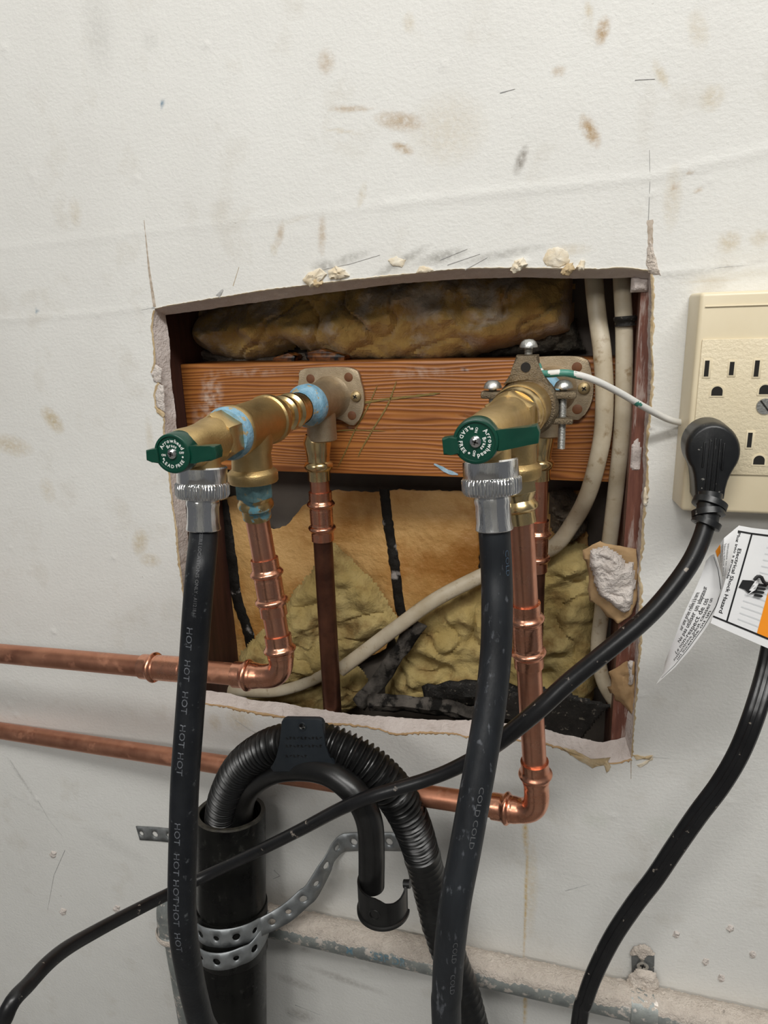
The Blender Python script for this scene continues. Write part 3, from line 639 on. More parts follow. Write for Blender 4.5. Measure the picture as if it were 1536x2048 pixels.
def lump(name, px, y, h, mat, seed, parent, edge=6.0, step=1.6, amp=0.35, ns=0.07, back=None):
    """pillow-like heightfield over a px outline on the plane y, bulging towards the room by h"""
    poly = np.array([[p.x, p.z] for p in (P(a, b, y) for a, b in px)])
    # roughen outline
    fine = []
    for i in range(len(poly)):
        a = Vector((poly[i][0], 0, poly[i][1])); j = (i + 1) % len(poly); b = Vector((poly[j][0], 0, poly[j][1])); n = max(1, int((b - a).length / 3))
        for k in range(n):
            q = a.lerp(b, k / n); q += Vector((nv(q, .12, seed), 0, nv(q, .12, seed + 3))) * 2.2; fine.append((q.x, q.z))
    poly = np.array(fine); x0, z0 = poly.min(0) - step; x1, z1 = poly.max(0) + step
    gx, gz = np.meshgrid(np.arange(x0, x1, step), np.arange(z0, z1, step)); X, Z = gx.ravel(), gz.ravel()
    ins = in_poly(X, Z, poly)
    d = np.full(len(X), 1e9)
    for i in range(len(poly)):
        a = poly[i]; b = poly[(i + 1) % len(poly)]; v = b - a; t = np.clip(((X - a[0]) * v[0] + (Z - a[1]) * v[1]) / max(1e-9, v @ v), 0, 1)
        d = np.minimum(d, np.hypot(X - a[0] - t * v[0], Z - a[1] - t * v[1]))
    prof = np.sqrt(np.clip(1 - (1 - np.clip(d / edge, 0, 1)) ** 2, 0, 1))
    Y = np.empty(len(X))
    for i in range(len(X)):
        if ins[i]:
            q = (X[i], 0, Z[i]); f = noise.fractal(Vector((X[i] * ns + seed, seed, Z[i] * ns * 1.2)), 1.5 if edge > 8 else .9, 2.1, 4); f2 = abs(noise.noise(Vector((X[i] * ns * .8 + seed, 3.3, Z[i] * ns * .9)))) 
            Y[i] = y - prof[i] * h * (0.74 + amp * .62 * f - amp * 0.45 * max(0, 0.10 - f2) * 5 + .03 * noise.noise(Vector((X[i] * .55, seed, Z[i] * .55))))
        else: Y[i] = y + 1
    nz_, nx = gx.shape; idx = np.arange(len(X)).reshape(nz_, nx)
    q = np.stack([idx[:-1, :-1].ravel(), idx[:-1, 1:].ravel(), idx[1:, 1:].ravel(), idx[1:, :-1].ravel()], 1); q = q[ins[q].any(1)]
    us = np.unique(q); mp = -np.ones(len(X), int); mp[us] = np.arange(len(us))
    me = bpy.data.meshes.new(name); me.from_pydata(np.stack([X, Y, Z], 1)[us].tolist(), [], mp[q].tolist())
    c = poly.mean(0); return link_mesh(name, me, mat, parent, None if parent is not None else (c[0], y, c[1]))
lump('gypsum_chunk', [(1178, 1100), (1215, 1095), (1240, 1115), (1250, 1130), (1266, 1125), (1270, 1170), (1262, 1215), (1245, 1225), (1222, 1205), (1200, 1190), (1190, 1160), (1182, 1130)], 4, 8, 'gypsum_white', 5, wall, edge=4, step=1.2, amp=.6, ns=.09)
lump('gypsum_chunk', [(1262, 556), (1295, 556), (1297, 584), (1280, 584), (1262, 586), (1264, 570)], 12, 5, 'gypsum', 15, wall, edge=3, step=1.2)
lump('gypsum_chunk', [(1262, 893), (1275, 880), (1282, 900), (1280, 938), (1270, 938), (1262, 930)], 12.6, 1.2, 'gypsum', 25, wall, edge=2, step=1.2)
lump('gypsum_chunk', [(1256, 1325), (1266, 1322), (1267, 1365), (1260, 1368)], 6, 5, 'gypsum_white', 35, wall, edge=2, step=1.0)

# ================================================================ INSIDE THE WALL
def build_block():
    zt, zb = P(700, 724, 40).z, P(700, 948, 40).z
    xs = np.linspace(SL + .3, SR - .3, 150); zs = np.linspace(zb, zt, 50)
    bm = bmesh.new(); box(bm, ((SL + SR) / 2, 59.5, (zt + zb) / 2), (SR - SL - .6, 38, zt - zb), bev=1.0)
    # fine front face for the stain attribute
    ff = [f for f in bm.faces if f.normal.y < -.9 and f.calc_area() > 5000]
    bmesh.ops.subdivide_edges(bm, edges=[e for f in ff for e in f.edges], cuts=90, use_grid_fill=True)
    o = part('wood_block', bm, 'fir', None, ((SL + SR) / 2, 40, zb))
    me = o.data; n = len(me.vertices); co = np.empty(n * 3); me.vertices.foreach_get('co', co); co = co.reshape(-1, 3) * 1000 + np.array(ORG[o.name])
    W = (0.62, 0.52, 0.44)
    col, al = stain_field(co[:, 0], co[:, 2], [(422, 800, 20, 46, 10, W, .75), (400, 850, 14, 40, 0, W, .3), (500, 745, 60, 8, 0, W, .3), (840, 745, 60, 10, 0, W, .35), (693, 850, 10, 8, 0, (0.06, 0.025, 0.01), 1), (770, 858, 40, 4, 0, (0.2, .07, .02), .8), (930, 832, 12, 4, 10, (.1, .03, .01), .8), (1142, 832, 12, 5, 0, (.08, .02, .01), 1), (930, 740, 3, 4, 0, (.02, .01, .01), 1)], 40)
    a = me.color_attributes.new('stain', 'FLOAT_COLOR', 'POINT'); a.data.foreach_set('color', np.hstack([col, al[:, None]]).astype(np.float32).ravel())
    return tag(o, 'orange-brown fir block spanning the studs behind both drop-ear elbows', 'wood block')
block = build_block()
def on_block(px, w, mat, name):
    pts = [P(a, b, 39.85) for a, b in px]; bm = bmesh.new(); prev = None; fine = spline([tuple(p) for p in pts], 2)
    for i, q in enumerate(fine):
        p = Vector(q); t = Vector(fine[min(i + 1, len(fine) - 1)]) - Vector(fine[max(0, i - 1)]); t.normalize(); n = Vector((t.z, 0, -t.x)); ww = w / 2 * (1 + .5 * nv(p, .3)) * min(1, .3 + min(i, len(fine) - 1 - i) / 4)
        e = (bm.verts.new(p - n * ww), bm.verts.new(p + n * ww))
        if prev: bm.faces.new((prev[0], e[0], e[1], prev[1]))
        prev = e
    return part(name, bm, mat, block)
on_block([(702, 810), (760, 800), (830, 792), (880, 786)], 1.8, 'pencil', 'marker_line')
on_block([(755, 770), (735, 815), (710, 860), (690, 905), (675, 935)], .9, 'pencil', 'marker_line')
on_block([(793, 762), (775, 810), (745, 860), (722, 900), (716, 915)], 1.1, 'pencil', 'marker_line')
on_block([(665, 863), (700, 860), (770, 862)], .9, 'pencil', 'marker_line')
on_block([(868, 928), (880, 934), (895, 943), (916, 949)], 3.4, 'stripe_blue', 'blue_smear')

ins_up = lump('insulation_batt', [(366, 625), (470, 600), (600, 575), (760, 558), (900, 545), (1060, 540), (1140, 545), (1146, 620), (1140, 665), (1060, 685), (950, 712), (880, 722), (790, 722), (700, 718), (630, 705), (590, 690), (560, 712), (520, 724), (460, 716), (412, 700), (385, 660)], 96, 46, 'insul', 2, None, edge=30, step=2.0, amp=.55, ns=.035)
tag(ins_up, 'dusty amber fiberglass batt above the wood block', 'insulation')
ins_lo = lump('insulation_batt', [(665, 1085), (700, 1120), (745, 1165), (800, 1250), (760, 1262), (720, 1300), (690, 1330), (640, 1345), (560, 1370), (500, 1345), (480, 1310), (520, 1270), (580, 1200), (620, 1150)], 80, 20, 'insul2', 4, None, edge=14, step=2.0, amp=.6, ns=.05)
tag(ins_lo, 'torn wedge of greenish yellow fiberglass behind the left copper drop', 'insulation')
ins_r = lump('insulation_batt', [(790, 1262), (850, 1205), (940, 1165), (1080, 1105), (1150, 1085), (1196, 1110), (1196, 1330), (1185, 1400), (1080, 1400), (960, 1398), (880, 1400), (800, 1405), (770, 1380), (800, 1310)], 84, 30, 'insul2', 6, None, edge=20, step=2.0, amp=.6, ns=.04)
tag(ins_r, 'large yellow fiberglass mass low in the opening at right', 'insulation')
ins_s = lump('insulation_batt', [(672, 1345), (712, 1330), (735, 1360), (728, 1400), (700, 1420), (660, 1420)], 78, 26, 'insul2', 9, None, edge=12, step=1.6, amp=.5, ns=.06)
tag(ins_s, 'small yellow fiberglass tuft beside the foot of the left supply pipe', 'insulation')
ins_b = lump('insulation_batt', [(430, 1375), (500, 1390), (600, 1380), (650, 1365), (660, 1425), (560, 1425), (440, 1410)], 92, 16, 'insul2', 12, None, edge=12, step=2, amp=.5, ns=.06)
tag(ins_b, 'shaded fiberglass scrap under the lowest white cable', 'insulation')
lint = lump('lint_clump', [(1100, 985), (1140, 975), (1165, 1010), (1172, 1060), (1140, 1085), (1105, 1060), (1098, 1020)], 88, 22, M('lint', (.10, .08, .06), (.24, .19, .13), 60, .8, 0, 1, 300, bdist=.004, c3=(.5, .45, .38), t3=(.66, .74), s3=120), 14, None, edge=10, step=1.5, amp=.8, ns=.09)
tag(lint, 'dirty brown lint clump behind the bend of the white cable', 'debris')
lint2 = lump('lint_clump', [(940, 716), (1000, 690), (1080, 668), (1150, 640), (1165, 700), (1110, 706), (1000, 714)], 98, 14, M('lint_dark', (.05, .045, .035), (.13, .11, .08), 60, .85, 0, 1, 300, bdist=.004), 17, None, edge=8, step=1.5, amp=.8, ns=.09)
tag(lint2, 'dark lint heap on top of the wood block at right', 'debris')
lint3 = lump('lint_clump', [(395, 690), (450, 712), (560, 712), (640, 705), (760, 716), (760, 735), (395, 735)], 90, 16, M('lint_grey', (.13, .10, .075), (.24, .20, .16), 60, .85, 0, 1, 300, bdist=.004), 19, None, edge=8, step=1.5, amp=.8, ns=.09)
tag(lint3, 'grey dust bank along the top of the wood block at left', 'debris')

def sheet(name, px, y, mat, label, cat, seed, amp=3.0, ns=.012):
    poly = [P(a, b, y) for a, b in px]; fine = []
    for a, b, jag in zip(poly, poly[1:] + poly[:1], range(len(poly))):
        n = max(1, int((b - a).length / 2.2))
        for k in range(n):
            q = a.lerp(b, k / n); q = q + Vector((nv(q, .35, seed), 0, nv(q, .35, seed + 4))) * 1.5; fine.append((q.x, q.z))
    poly = np.array(fine); st = 3.0; x0, z0 = poly.min(0); x1, z1 = poly.max(0)
    gx, gz = np.meshgrid(np.arange(x0, x1 + st, st), np.arange(z0, z1 + st, st)); X, Z = gx.ravel(), gz.ravel(); ins = in_poly(X, Z, poly)
    idx = np.arange(len(X)).reshape(gx.shape); q = np.stack([idx[:-1, :-1].ravel(), idx[:-1, 1:].ravel(), idx[1:, 1:].ravel(), idx[1:, :-1].ravel()], 1); q = q[ins[q].any(1)]
    for v in np.unique(q[~ins[q].all(1)].ravel()):
        if not ins[v]:
            k = int(np.argmin((poly[:, 0] - X[v]) ** 2 + (poly[:, 1] - Z[v]) ** 2)); X[v], Z[v] = poly[k]
    Y = np.array([y + amp * noise.fractal(Vector((a * ns, seed, b * ns)), .9, 2.1, 3) for a, b in zip(X, Z)])
    us = np.unique(q); mp = -np.ones(len(X), int); mp[us] = np.arange(len(us)); me = bpy.data.meshes.new(name)
    me.from_pydata(np.stack([X, Y, Z], 1)[us].tolist(), [], mp[q].tolist())
    o = link_mesh(name, me, mat, None, (poly[:, 0].mean(), y, poly[:, 1].mean()))
    o.modifiers.new('thick', 'SOLIDIFY').thickness = .0006
    return tag(o, label, cat)
kraft = sheet('kraft_paper', [(425, 1000), (470, 992), (500, 1030), (545, 1060), (575, 1050), (605, 1012), (640, 985), (680, 980), (760, 984), (800, 978), (960, 985), (958, 1175), (880, 1210), (790, 1255), (770, 1300), (600, 1380), (500, 1380), (440, 1330), (410, 1240), (400, 1100)], 90, 'kraft', 'brown kraft insulation facing below the wood block, torn along its top', 'paper', 3)
kraft2 = sheet('kraft_paper', [(1080, 985), (1165, 980), (1180, 1120), (1165, 1200), (1080, 1250)], 94, 'kraft', 'small kraft paper scrap behind the right supply pipe', 'paper', 8)
def stripe(px, w, nm='asphalt_stripe'):
    pts = [P(a, b, 87.5) for a, b in px]; bm = bmesh.new(); prev = None
    for q in spline([tuple(p) for p in pts], 2.5):
        p = Vector(q); ww = w / 2 * (1 + .25 * nv(p, .25)); y = kraft_y(p)
        e = [bm.verts.new((p.x - ww, y, p.z)), bm.verts.new((p.x - ww * .6, y - 1.4 - .6 * nv(p, .3), p.z)), bm.verts.new((p.x + ww * .6, y - 1.4 - .6 * nv(p, .3, 4), p.z)), bm.verts.new((p.x + ww, y, p.z))]
        if prev:
            for k in range(3): bm.faces.new((prev[k], e[k], e[k + 1], prev[k + 1]))
        prev = e
    return part(nm, bm, 'asphalt', kraft)
def kraft_y(p): return 90 + 3.0 * noise.fractal(Vector((p.x * .012, 3, p.z * .012)), .9, 2.1, 3) - .4
stripe([(440, 1000), (457, 1080), (472, 1190), (495, 1270), (506, 1330)], 12)
stripe([(768, 978), (776, 1060), (788, 1130), (798, 1210), (803, 1232)], 9.5)
# tar felt scraps and grey strips low in the cavity
def ribbon(name, px, w, mat, label, cat, y=40, thick=1.2, seed=0, tw=0.0, parent=None):
    pts = [tuple(P(a, b, yy)) for a, b, yy in px]; bm = bmesh.new(); prev = None; f = spline(pts, 3)
    for i, q in enumerate(f):
        p = Vector(q); t = (Vector(f[min(i + 1, len(f) - 1)]) - Vector(f[max(0, i - 1)])).normalized(); n = Vector((t.z, 0, -t.x)).normalized()
        e = []
        for k in range(7):
            u = (k / 3 - 1) * w / 2; pp = p + n * u * (1 + .25 * nv(p, .1, seed + k)); e.append(bm.verts.new(pp + Vector((0, 2.5 * nv(pp, .12, seed) + abs(u) * tw, 0))))
        if prev:
            for k in range(6): bm.faces.new((prev[k], e[k], e[k + 1], prev[k + 1]))
        prev = e
    o = part(name, bm, mat, parent, None if parent is not None else pts[-1]); o.modifiers.new('thick', 'SOLIDIFY').thickness = thick / 1000
    return tag(o, label, cat) if parent is None else o
ribbon('felt_strip', [(838, 1245, 50), (800, 1300, 46), (760, 1360, 40), (715, 1412, 30)], 14, 'felt_grey', 'grey-black felt strip slanting up from the lower sill to the white cable', 'felt', seed=1, tw=.3)
ribbon('felt_strip', [(735, 1412, 22), (790, 1412, 24), (850, 1418, 28), (900, 1425, 30), (960, 1440, 30)], 17, 'felt_grey', 'crumpled dark felt lying along the broken lower edge', 'felt', seed=4, tw=.6)
ribbon('felt_strip', [(850, 1402, 50), (920, 1392, 50), (1000, 1395, 50), (1050, 1410, 50)], 26, 'tar', 'black tar felt fold under the yellow fiberglass', 'felt', seed=9, tw=.3)
def px_sheet(name, px, y, mat, label, cat, seed):
    o = lump(name, px, y, 2.5, mat, seed, None, edge=1.5, step=1.5, amp=.5, ns=.04); return tag(o, label, cat)
px_sheet('tar_felt_scrap', [(1075, 1375), (1140, 1390), (1216, 1412), (1190, 1440), (1160, 1479), (1100, 1460), (1040, 1448), (990, 1430), (1020, 1390)], 14, 'tar', 'flat black tar felt scrap behind the right copper drop', 'felt', 21)
bm = bmesh.new()
px_prism(bm, [(608, 706), (640, 698), (690, 712), (688, 722), (615, 724)], 62, 80, 1)
part('wood_shim', bm, 'fir', None, tuple(P(650, 720, 62))); tag(bpy.data.objects['wood_shim'], 'small orange wood shim on top of the block near its middle', 'wood scrap')
bm = bmesh.new()
px_prism(bm, [(545, 716), (575, 706), (590, 712), (588, 724), (545, 725)], 62, 78, 1)
part('wood_shim', bm, 'fir', None, tuple(P(565, 722, 62))); tag(bpy.data.objects['wood_shim.001'], 'short orange wood scrap on the block left of the shim', 'wood scrap')

# cables ------------------------------------------------------------------
def pts_y(lst): return [tuple(P(a, b, y)) for a, b, y in lst]
def pts_q(lst): return [tuple(Q(a, b, z)) for a, b, z in lst]
def flat(k): return lambda th: 1.0 / math.sqrt(math.cos(th) ** 2 / (k * k) + math.sin(th) ** 2)
def cable(lst, r, mat, label, dist=None):
    o, pa = tube('cable', pts_y(lst), r, mat, None, 20, 4, shape=flat(.72)); tag(o, label, 'cable'); return o, pa
P_up1 = P(1186, 520, 40); P_up2 = P(1243, 520, 34)
c1, _ = cable([(1182, 430, 42), (1188, 560, 42), (1196, 640, 38), (1204, 700, 31), (1209, 780, 28), (1206, 860, 28), (1194, 925, 29), (1175, 990, 34), (1146, 1045, 50), (1105, 1095, 54), (1040, 1118, 60), (950, 1158, 52), (870, 1200, 46), (800, 1250, 42), (740, 1295, 38), (680, 1340, 34)], 6.3, 'cable', 'cream flat cable that bows down and crosses the cavity to the left')
c1b, _ = cable([(668, 1338, 62), (630, 1358, 66), (590, 1374, 66), (540, 1384, 66), (470, 1382, 66), (400, 1372, 66)], 5.5, 'cable', 'cream cable end low in the cavity left of the supply pipe')
c2, _ = cable([(1240, 430, 34), (1244, 560, 34), (1248, 650, 32), (1248, 760, 28), (1244, 860, 30), (1234, 960, 36), (1222, 1060, 42), (1212, 1140, 46), (1204, 1220, 48), (1196, 1300, 46), (1206, 1360, 42), (1228, 1400, 38), (1262, 1450, 36), (1290, 1520, 40)], 5.9, 'cable', 'cream straight cable running down beside the right stud')
bm = bmesh.new(); pa = Path(pts_y([(1250, 632, 31), (1250, 652, 31)]), 1); sweep(bm, pa, lambda s, L: 7.2 + .8 * math.sin(s), 18, shape=flat(.75)); part('dust_collar', bm, 'tar', c2)

# ================================================================ PLUMBING
def pend(d):                                   # press-fit socket radius, d = distance from the open end (15.9 mm tube)
    if d < 7.2: return 9.35
    if d < 8.4: return 9.35 + (d - 7.2) / 1.2 * .9
    if d < 12.6: return 10.1 + 1.35 * math.sin(math.pi * (d - 8.4) / 4.2)
    if d < 13.6: return 9.6
    if d < 15.0: return 9.3
    return 9.45
def press_parts(path, mat_r=1.0):
    return lambda s, L: (min(pend(s), 99) if s < L / 2 else pend(L - s)) * mat_r
def along(A, B, s0, s1):                       # sub-segment of A->B in mm
    d = (B - A).normalized(); return A + d * s0, A + d * s1
def coupling(name, A, B, mat, label, k=1.0):
    bm = bmesh.new(); pa = Path([tuple(A), tuple(B)], 2); L = pa.L
    sweep(bm, pa, lambda s, L: pend(min(s, L - s)) * k * (1 if min(s, L - s) < 15 else 1.0), 32, step=.6)
    o = part(name, bm, mat, None, tuple(B)); return tag(o, label, 'pipe fitting')
def seg_stop(bm, path, k): pass

def axisp(a, b):
    return lambda Y: Vector((a[0] + (b[0] - a[0]) * (a[1] - Y) / (a[1] - b[1]), Y, a[2] + (b[2] - a[2]) * (a[1] - Y) / (a[1] - b[1])))
AXL = axisp((-194, 30, -60), (-208, -169, -66)); AXR = axisp((-22, 30, -54), (-47, -169, -57))
def dirof(A): return (A(-169) - A(30)).normalized()

def phillips(bm, c, axis, r):
    lathe(bm, [(0, r), (r * .35, r * .92), (r * .6, r * .6), (r * .68, 0)], c, axis, 20)
def drop_ear(side, A, label, px_flange):
    ax = dirof(A); root = thing('drop_ear_elbow', label, 'pipe fitting', tuple(A(40)))
    # flange: rounded triangle-ish plate with four screw holes
    bm = bmesh.new(); c = A(40); 
    prof = [(-24, 19), (-20, 23), (20, 23), (27, 12), (29, 0), (27, -12), (20, -22), (12, -20), (6, -16), (-8, -16), (-20, -20), (-25, -10), (-27, 4)]
    prof = [tuple(q[:2]) for q in spline([(x, z, 0) for x, z in prof + prof[:1]], 3)][:-1]
    f = [Vector((c.x + x, 36.6, c.z + z)) for x, z in prof]; b = [Vector((c.x + x, 39.9, c.z + z)) for x, z in prof]
    prism(bm, f, b, .8); part('flange', bm, 'bronze', root)
    for x, z in ((-15, 15), (17, 16), (18.5, -14), (-16, -13)):
        bm = bmesh.new(); lathe(bm, [(0, 3.6), (.25, 3.2), (.25, 0)], (c.x + x, 36.55, c.z + z), (0, -1, 0), 20); part('screw_hole', bm, 'fir_dark', root)
    bm = bmesh.new(); phillips(bm, (c.x + 22.5, 36.6, c.z + 1), (0, -1, 0), 4.4)
    s = part('screw', bm, 'brass_dull', root)
    bm = bmesh.new()
    for a in (.6, .6 + math.pi / 2): box(bm, (c.x + 22.5, 33.8, c.z + 1), (3.6, .5, .9), Matrix.Rotation(a, 3, 'Y'))
    part('screw_slot', bm, 'void', s, smooth=False)
    bm = bmesh.new(); o = A(38)
    lathe(bm, [(0, 18), (2, 16.5), (5, 15), (30, 14.4), (36, 14.6), (41, 15.6), (43, 15.6), (43.5, 13), (43.5, 0)], o, ax, 40)
    part('elbow_body', bm, 'bronze', root)
    bm = bmesh.new(); d = A(20) ; lathe(bm, [(0, 11), (14, 11.5), (24, 11.6), (30, 11.8), (31, 10.5), (31, 0)], d, (0, 0, -1), 32); part('elbow_branch', bm, 'bronze', root)
    bm = bmesh.new(); lathe(bm, [(38, 15.9), (44.0, 15.9), (46.5, 14.8), (50, 12.5), (55, 11.7)], A(38), ax, 40); lathe(bm, [(38, 15.4), (38.1, 15.9)], A(38), ax, 40)
    part('thread_sealant', bm, 'dope', root)
    return root
MAT['fir_dark'] = M('hole_shade_wood', (.10, .035, .012), (.16, .06, .02), 200, .7)
MAT['brass_dull'] = M('dull_brass', (.42, .33, .18), (.36, .27, .14), 200, .45, .7, .2, 900)
eL = drop_ear('l', AXL, 'bronze drop-ear elbow screwed to the wood block at left', None)
eR = drop_ear('r', AXR, 'bronze drop-ear elbow screwed to the block at right, partly behind the ground clamp', None)

# brass press adapters under the elbows + supply drops
def supply(A, X, Z1, c0, c1, zend, lab, ydeep=20):
    y = ydeep; x = X; zt = A(20).z - 30
    bm = bmesh.new()
    lathe(bm, [(-4, 9), (0, 10.6), (2, 11.2), (12, 9.6), (15, 9.2), (17.5, 9.4), (18.5, 10.6), (20.2, 11.6), (22, 11.6), (23.8, 10.6), (24.8, 9.5), (26, 9.3), (33, 9.3), (33.2, 8.0)], (x, y, zt), (0, 0, -1), 32)
    o = part('press_adapter', bm, 'brass', None, (x, y, zt)); tag(o, lab[0], 'pipe fitting')
    o, _ = tube('copper_pipe', [(x, y, zt - 25), (x, y, c0 - 2)], 7.95, 'copper', None, 32, 8); tag(o, lab[1], 'pipe')
    coupling('press_coupling', Vector((x, y, c0)), Vector((x, y, c1)), 'copper_fit', lab[2])
    o, _ = tube('copper_pipe', [(x, y, c1 + 6), (x, y, zend)], 7.95, 'copper_old', None, 32, 20); tag(o, lab[3], 'pipe')
zz = lambda px, py, y=20: P(px, py, y).z
supply(AXL, -199, 0, zz(641, 983), zz(646, 1080), FZ + 2, ('brass press adapter under the left drop-ear elbow', 'short bright copper pipe just below the left drop-ear elbow', 'copper press coupling on the supply pipe between the two drops', 'brown tarnished copper supply pipe in the left half of the cavity'))
supply(AXR, -28, 0, zz(1074, 1040), zz(1079, 1142), FZ + 2, ('brass press adapter under the right drop-ear elbow, mostly behind the green lever', 'bright copper pipe below the right drop-ear elbow', 'copper press coupling behind the right copper drop', 'brown tarnished copper supply pipe behind the right drop'))

def run_piece(name, A, y0, prof, mat, root, shape=None, seg=40):
    bm = bmesh.new(); lathe(bm, prof, A(y0), dirof(A), seg, shape); return part(name, bm, mat, root)
def nipple(A, y0, y1, label):
    L = y0 - y1; root = None; bm = bmesh.new()
    pr = [(0, 10)]; 
    def bead(d, r0, r1, w): return [(d - w, r0), (d - w * .5, r1 * .985), (d, r1), (d + w * .5, r1 * .985), (d + w, r0)]
    pr += [(1, 11.4), (L * .22, 11.2)] + bead(L * .34, 11.0, 13.4, 3) + [(L * .46, 10.6)] + bead(L * .58, 11.0, 13.2, 3) + [(L * .70, 10.8)] + bead(L * .80, 11.2, 12.6, 2.2) + [(L, 11.6)]
    lathe(bm, pr, A(y0), dirof(A), 40); o = part('press_nipple', bm, 'brass', None, tuple(A(y0))); return tag(o, label, 'pipe fitting')
nipple(AXL, -14, -62, 'ribbed brass press nipple between the left elbow and the left tee')
def tee(A, yr, yf, yd, zdrop, label, blue=True):
    """horizontal run along the valve axis, branch down at yd to length zdrop"""
    root = thing('brass_tee', label, 'pipe fitting', tuple(A(yd) + Vector((0, 0, -zdrop)))); L = yr - yf
    run_piece('tee_body', A, yr, [(0, 11.5), (0, 16), (.8, 16.6), (5, 16.6), (6, 15.4), (L - 8, 15.2), (L - 6, 16.2), (L - .8, 16.4), (L, 15.9), (L, 12)], 'brass_cast', root)
    bm = bmesh.new(); lathe(bm, [(4, 14.6), (14, 14.0), (18, 12.6), (zdrop - 9, 13.2), (zdrop - 7, 15.6), (zdrop - 6, 16.2), (zdrop - 1, 16.2), (zdrop, 15.6), (zdrop, 11)], A(yd), (0, 0, -1), 40); part('tee_branch', bm, 'brass_cast', root)
    if blue:
        bm = bmesh.new(); add_text(bm, '3/4', lambda u, v: A(yd) + Vector((0, 0, 0)) + Vector((u - 5, -0, v)) + Vector((0, -16.2, 0)), 5)
        bm.free()
    return root
tee(AXL, -60, -110, -88, 36, 'cast brass tee on the left riser, its front rim smeared blue')
def ringmark(root, A, y, r, txt, size, th0, mat='brass_cast'):
    pass
# blue sealant bands
def band(A, y0, y1, r, mat, label_root=None):
    bm = bmesh.new(); L = y0 - y1; lathe(bm, [(0, r), (L * .5, r + .5), (L, r - .6), (L, r - 3)], A(y0), dirof(A), 48); return part('thread_sealant', bm, mat, label_root)

def valve(A, yb, spout_y, handle_y, tilt, label, band_on, names):
    """wall-side end at yb; hex, cast body, outlet down, handle at the front"""
    ax = dirof(A); root = thing('hose_valve', label, 'valve', tuple(A(spout_y) + Vector((0, 0, -22))))
    L = yb - handle_y
    run_piece('hex_collar', A, yb, [(0, 12), (0, 14.4), (1, 15.2), (12, 15.2), (13.5, 14), (14, 10)], 'brass_cast', root, lambda th, d: hexs(6)(th), 48)
    if band_on: band(A, yb + 7, yb - .5, 15.9, 'dope', root)
    # body: tapering box-like casting
    bm = bmesh.new()
    def sh(th, d):
        k = min(1, max(0, (d - 8) / 14)); c, s = abs(math.cos(th)), abs(math.sin(th)); sq = 1 / max(c, s); return 1 + k * .35 * (min(sq, 1.22) - 1)
    lathe(bm, [(0, 12), (3, 13.2), (9, 13.0), (15, 11.6), (24, 11.0), (32, 11.4), (L - 16, 10.4), (L - 10, 8.2), (L - 7, 5), (L - 7, 0)], A(yb - 6), ax, 40, sh)
    part('valve_body', bm, 'brass_cast', root)
    bm = bmesh.new(); lathe(bm, [(2, 9.5), (8, 10.6), (14, 11.2), (18, 11.6), (20, 11.8), (21, 0)], A(spout_y) , (-.03, -.08, -1), 32); part('spout', bm, 'brass_cast', root)
    bm = bmesh.new(); lathe(bm, [(0, 4), (9, 4), (9, 0)], A(handle_y + 14), ax, 20); part('stem', bm, 'brass', root)
    # handle
    c = A(handle_y); hd = bmesh.new(); R = Matrix.Rotation(tilt, 3, 'Y')
    lathe(hd, [(-11, 0), (-11, 10.8), (-9, 11.2), (-1, 10.9), (-.2, 10.6), (0, 10.2), (0, 9.3), (-.7, 9.1), (-.7, 0)], c, (0, -1, 0), 48)
    h = part('handle', hd, 'green', root)
    def wing(pts, y0, y1):
        b_ = bmesh.new(); f = [c + R @ Vector((x, y0, z)) for x, z in pts]; g = [c + R @ Vector((x, y1, z)) for x, z in pts]; prism(b_, f, g, .8); return b_
    lw, rw = names
    part('lever_wing', wing(lw, -1.0, 6.5), 'green', h); part('lever_wing', wing(rw, 1.0, 8.0), 'green', h)
    bm = bmesh.new(); phillips(bm, c + Vector((0, .7, 0)), (0, -1, 0), 2.9); s = part('handle_screw', bm, 'chrome', h)
    bm = bmesh.new()
    for a in (.3, .3 + math.pi / 2): box(bm, c + Vector((0, -1.35, 0)), (2.8, .4, .7), Matrix.Rotation(a, 3, 'Y'))
    part('screw_slot', bm, 'void', h, smooth=False)
    return root, h, c
def arc_text(bm, txt, c, r, mid, size, inward=False, sp=1.05):
    """mid: clockwise angle from the top (radians) of the middle of the text, as the viewer sees it"""
    adv = [(.33 if ch == ' ' else (max(v.x for v in glyph(ch)[0]) - min(v.x for v in glyph(ch)[0])) + .13) * size * sp for ch in txt]
    tot = sum(adv); p = -tot / 2
    for ch, a in zip(txt, adv):
        if ch != ' ':
            w = a; x = p + w / 2; ang = mid + (x / r) * (-1 if inward else 1)
            gx = [v.x for v in glyph(ch)[0]]; gm = (min(gx) + max(gx)) / 2 * size
            out = Vector((math.sin(ang), 0, math.cos(ang))); tan = Vector((math.cos(ang), 0, -math.sin(ang)))
            if inward: f = lambda u, v, o=out, t=tan: c - t * (u - gm) - o * (v - .35 * size) + o * r
            else: f = lambda u, v, o=out, t=tan: c + t * (u - gm) + o * (v - .35 * size) + o * r
            add_text(bm, ch, f, size, .025)
        p += a
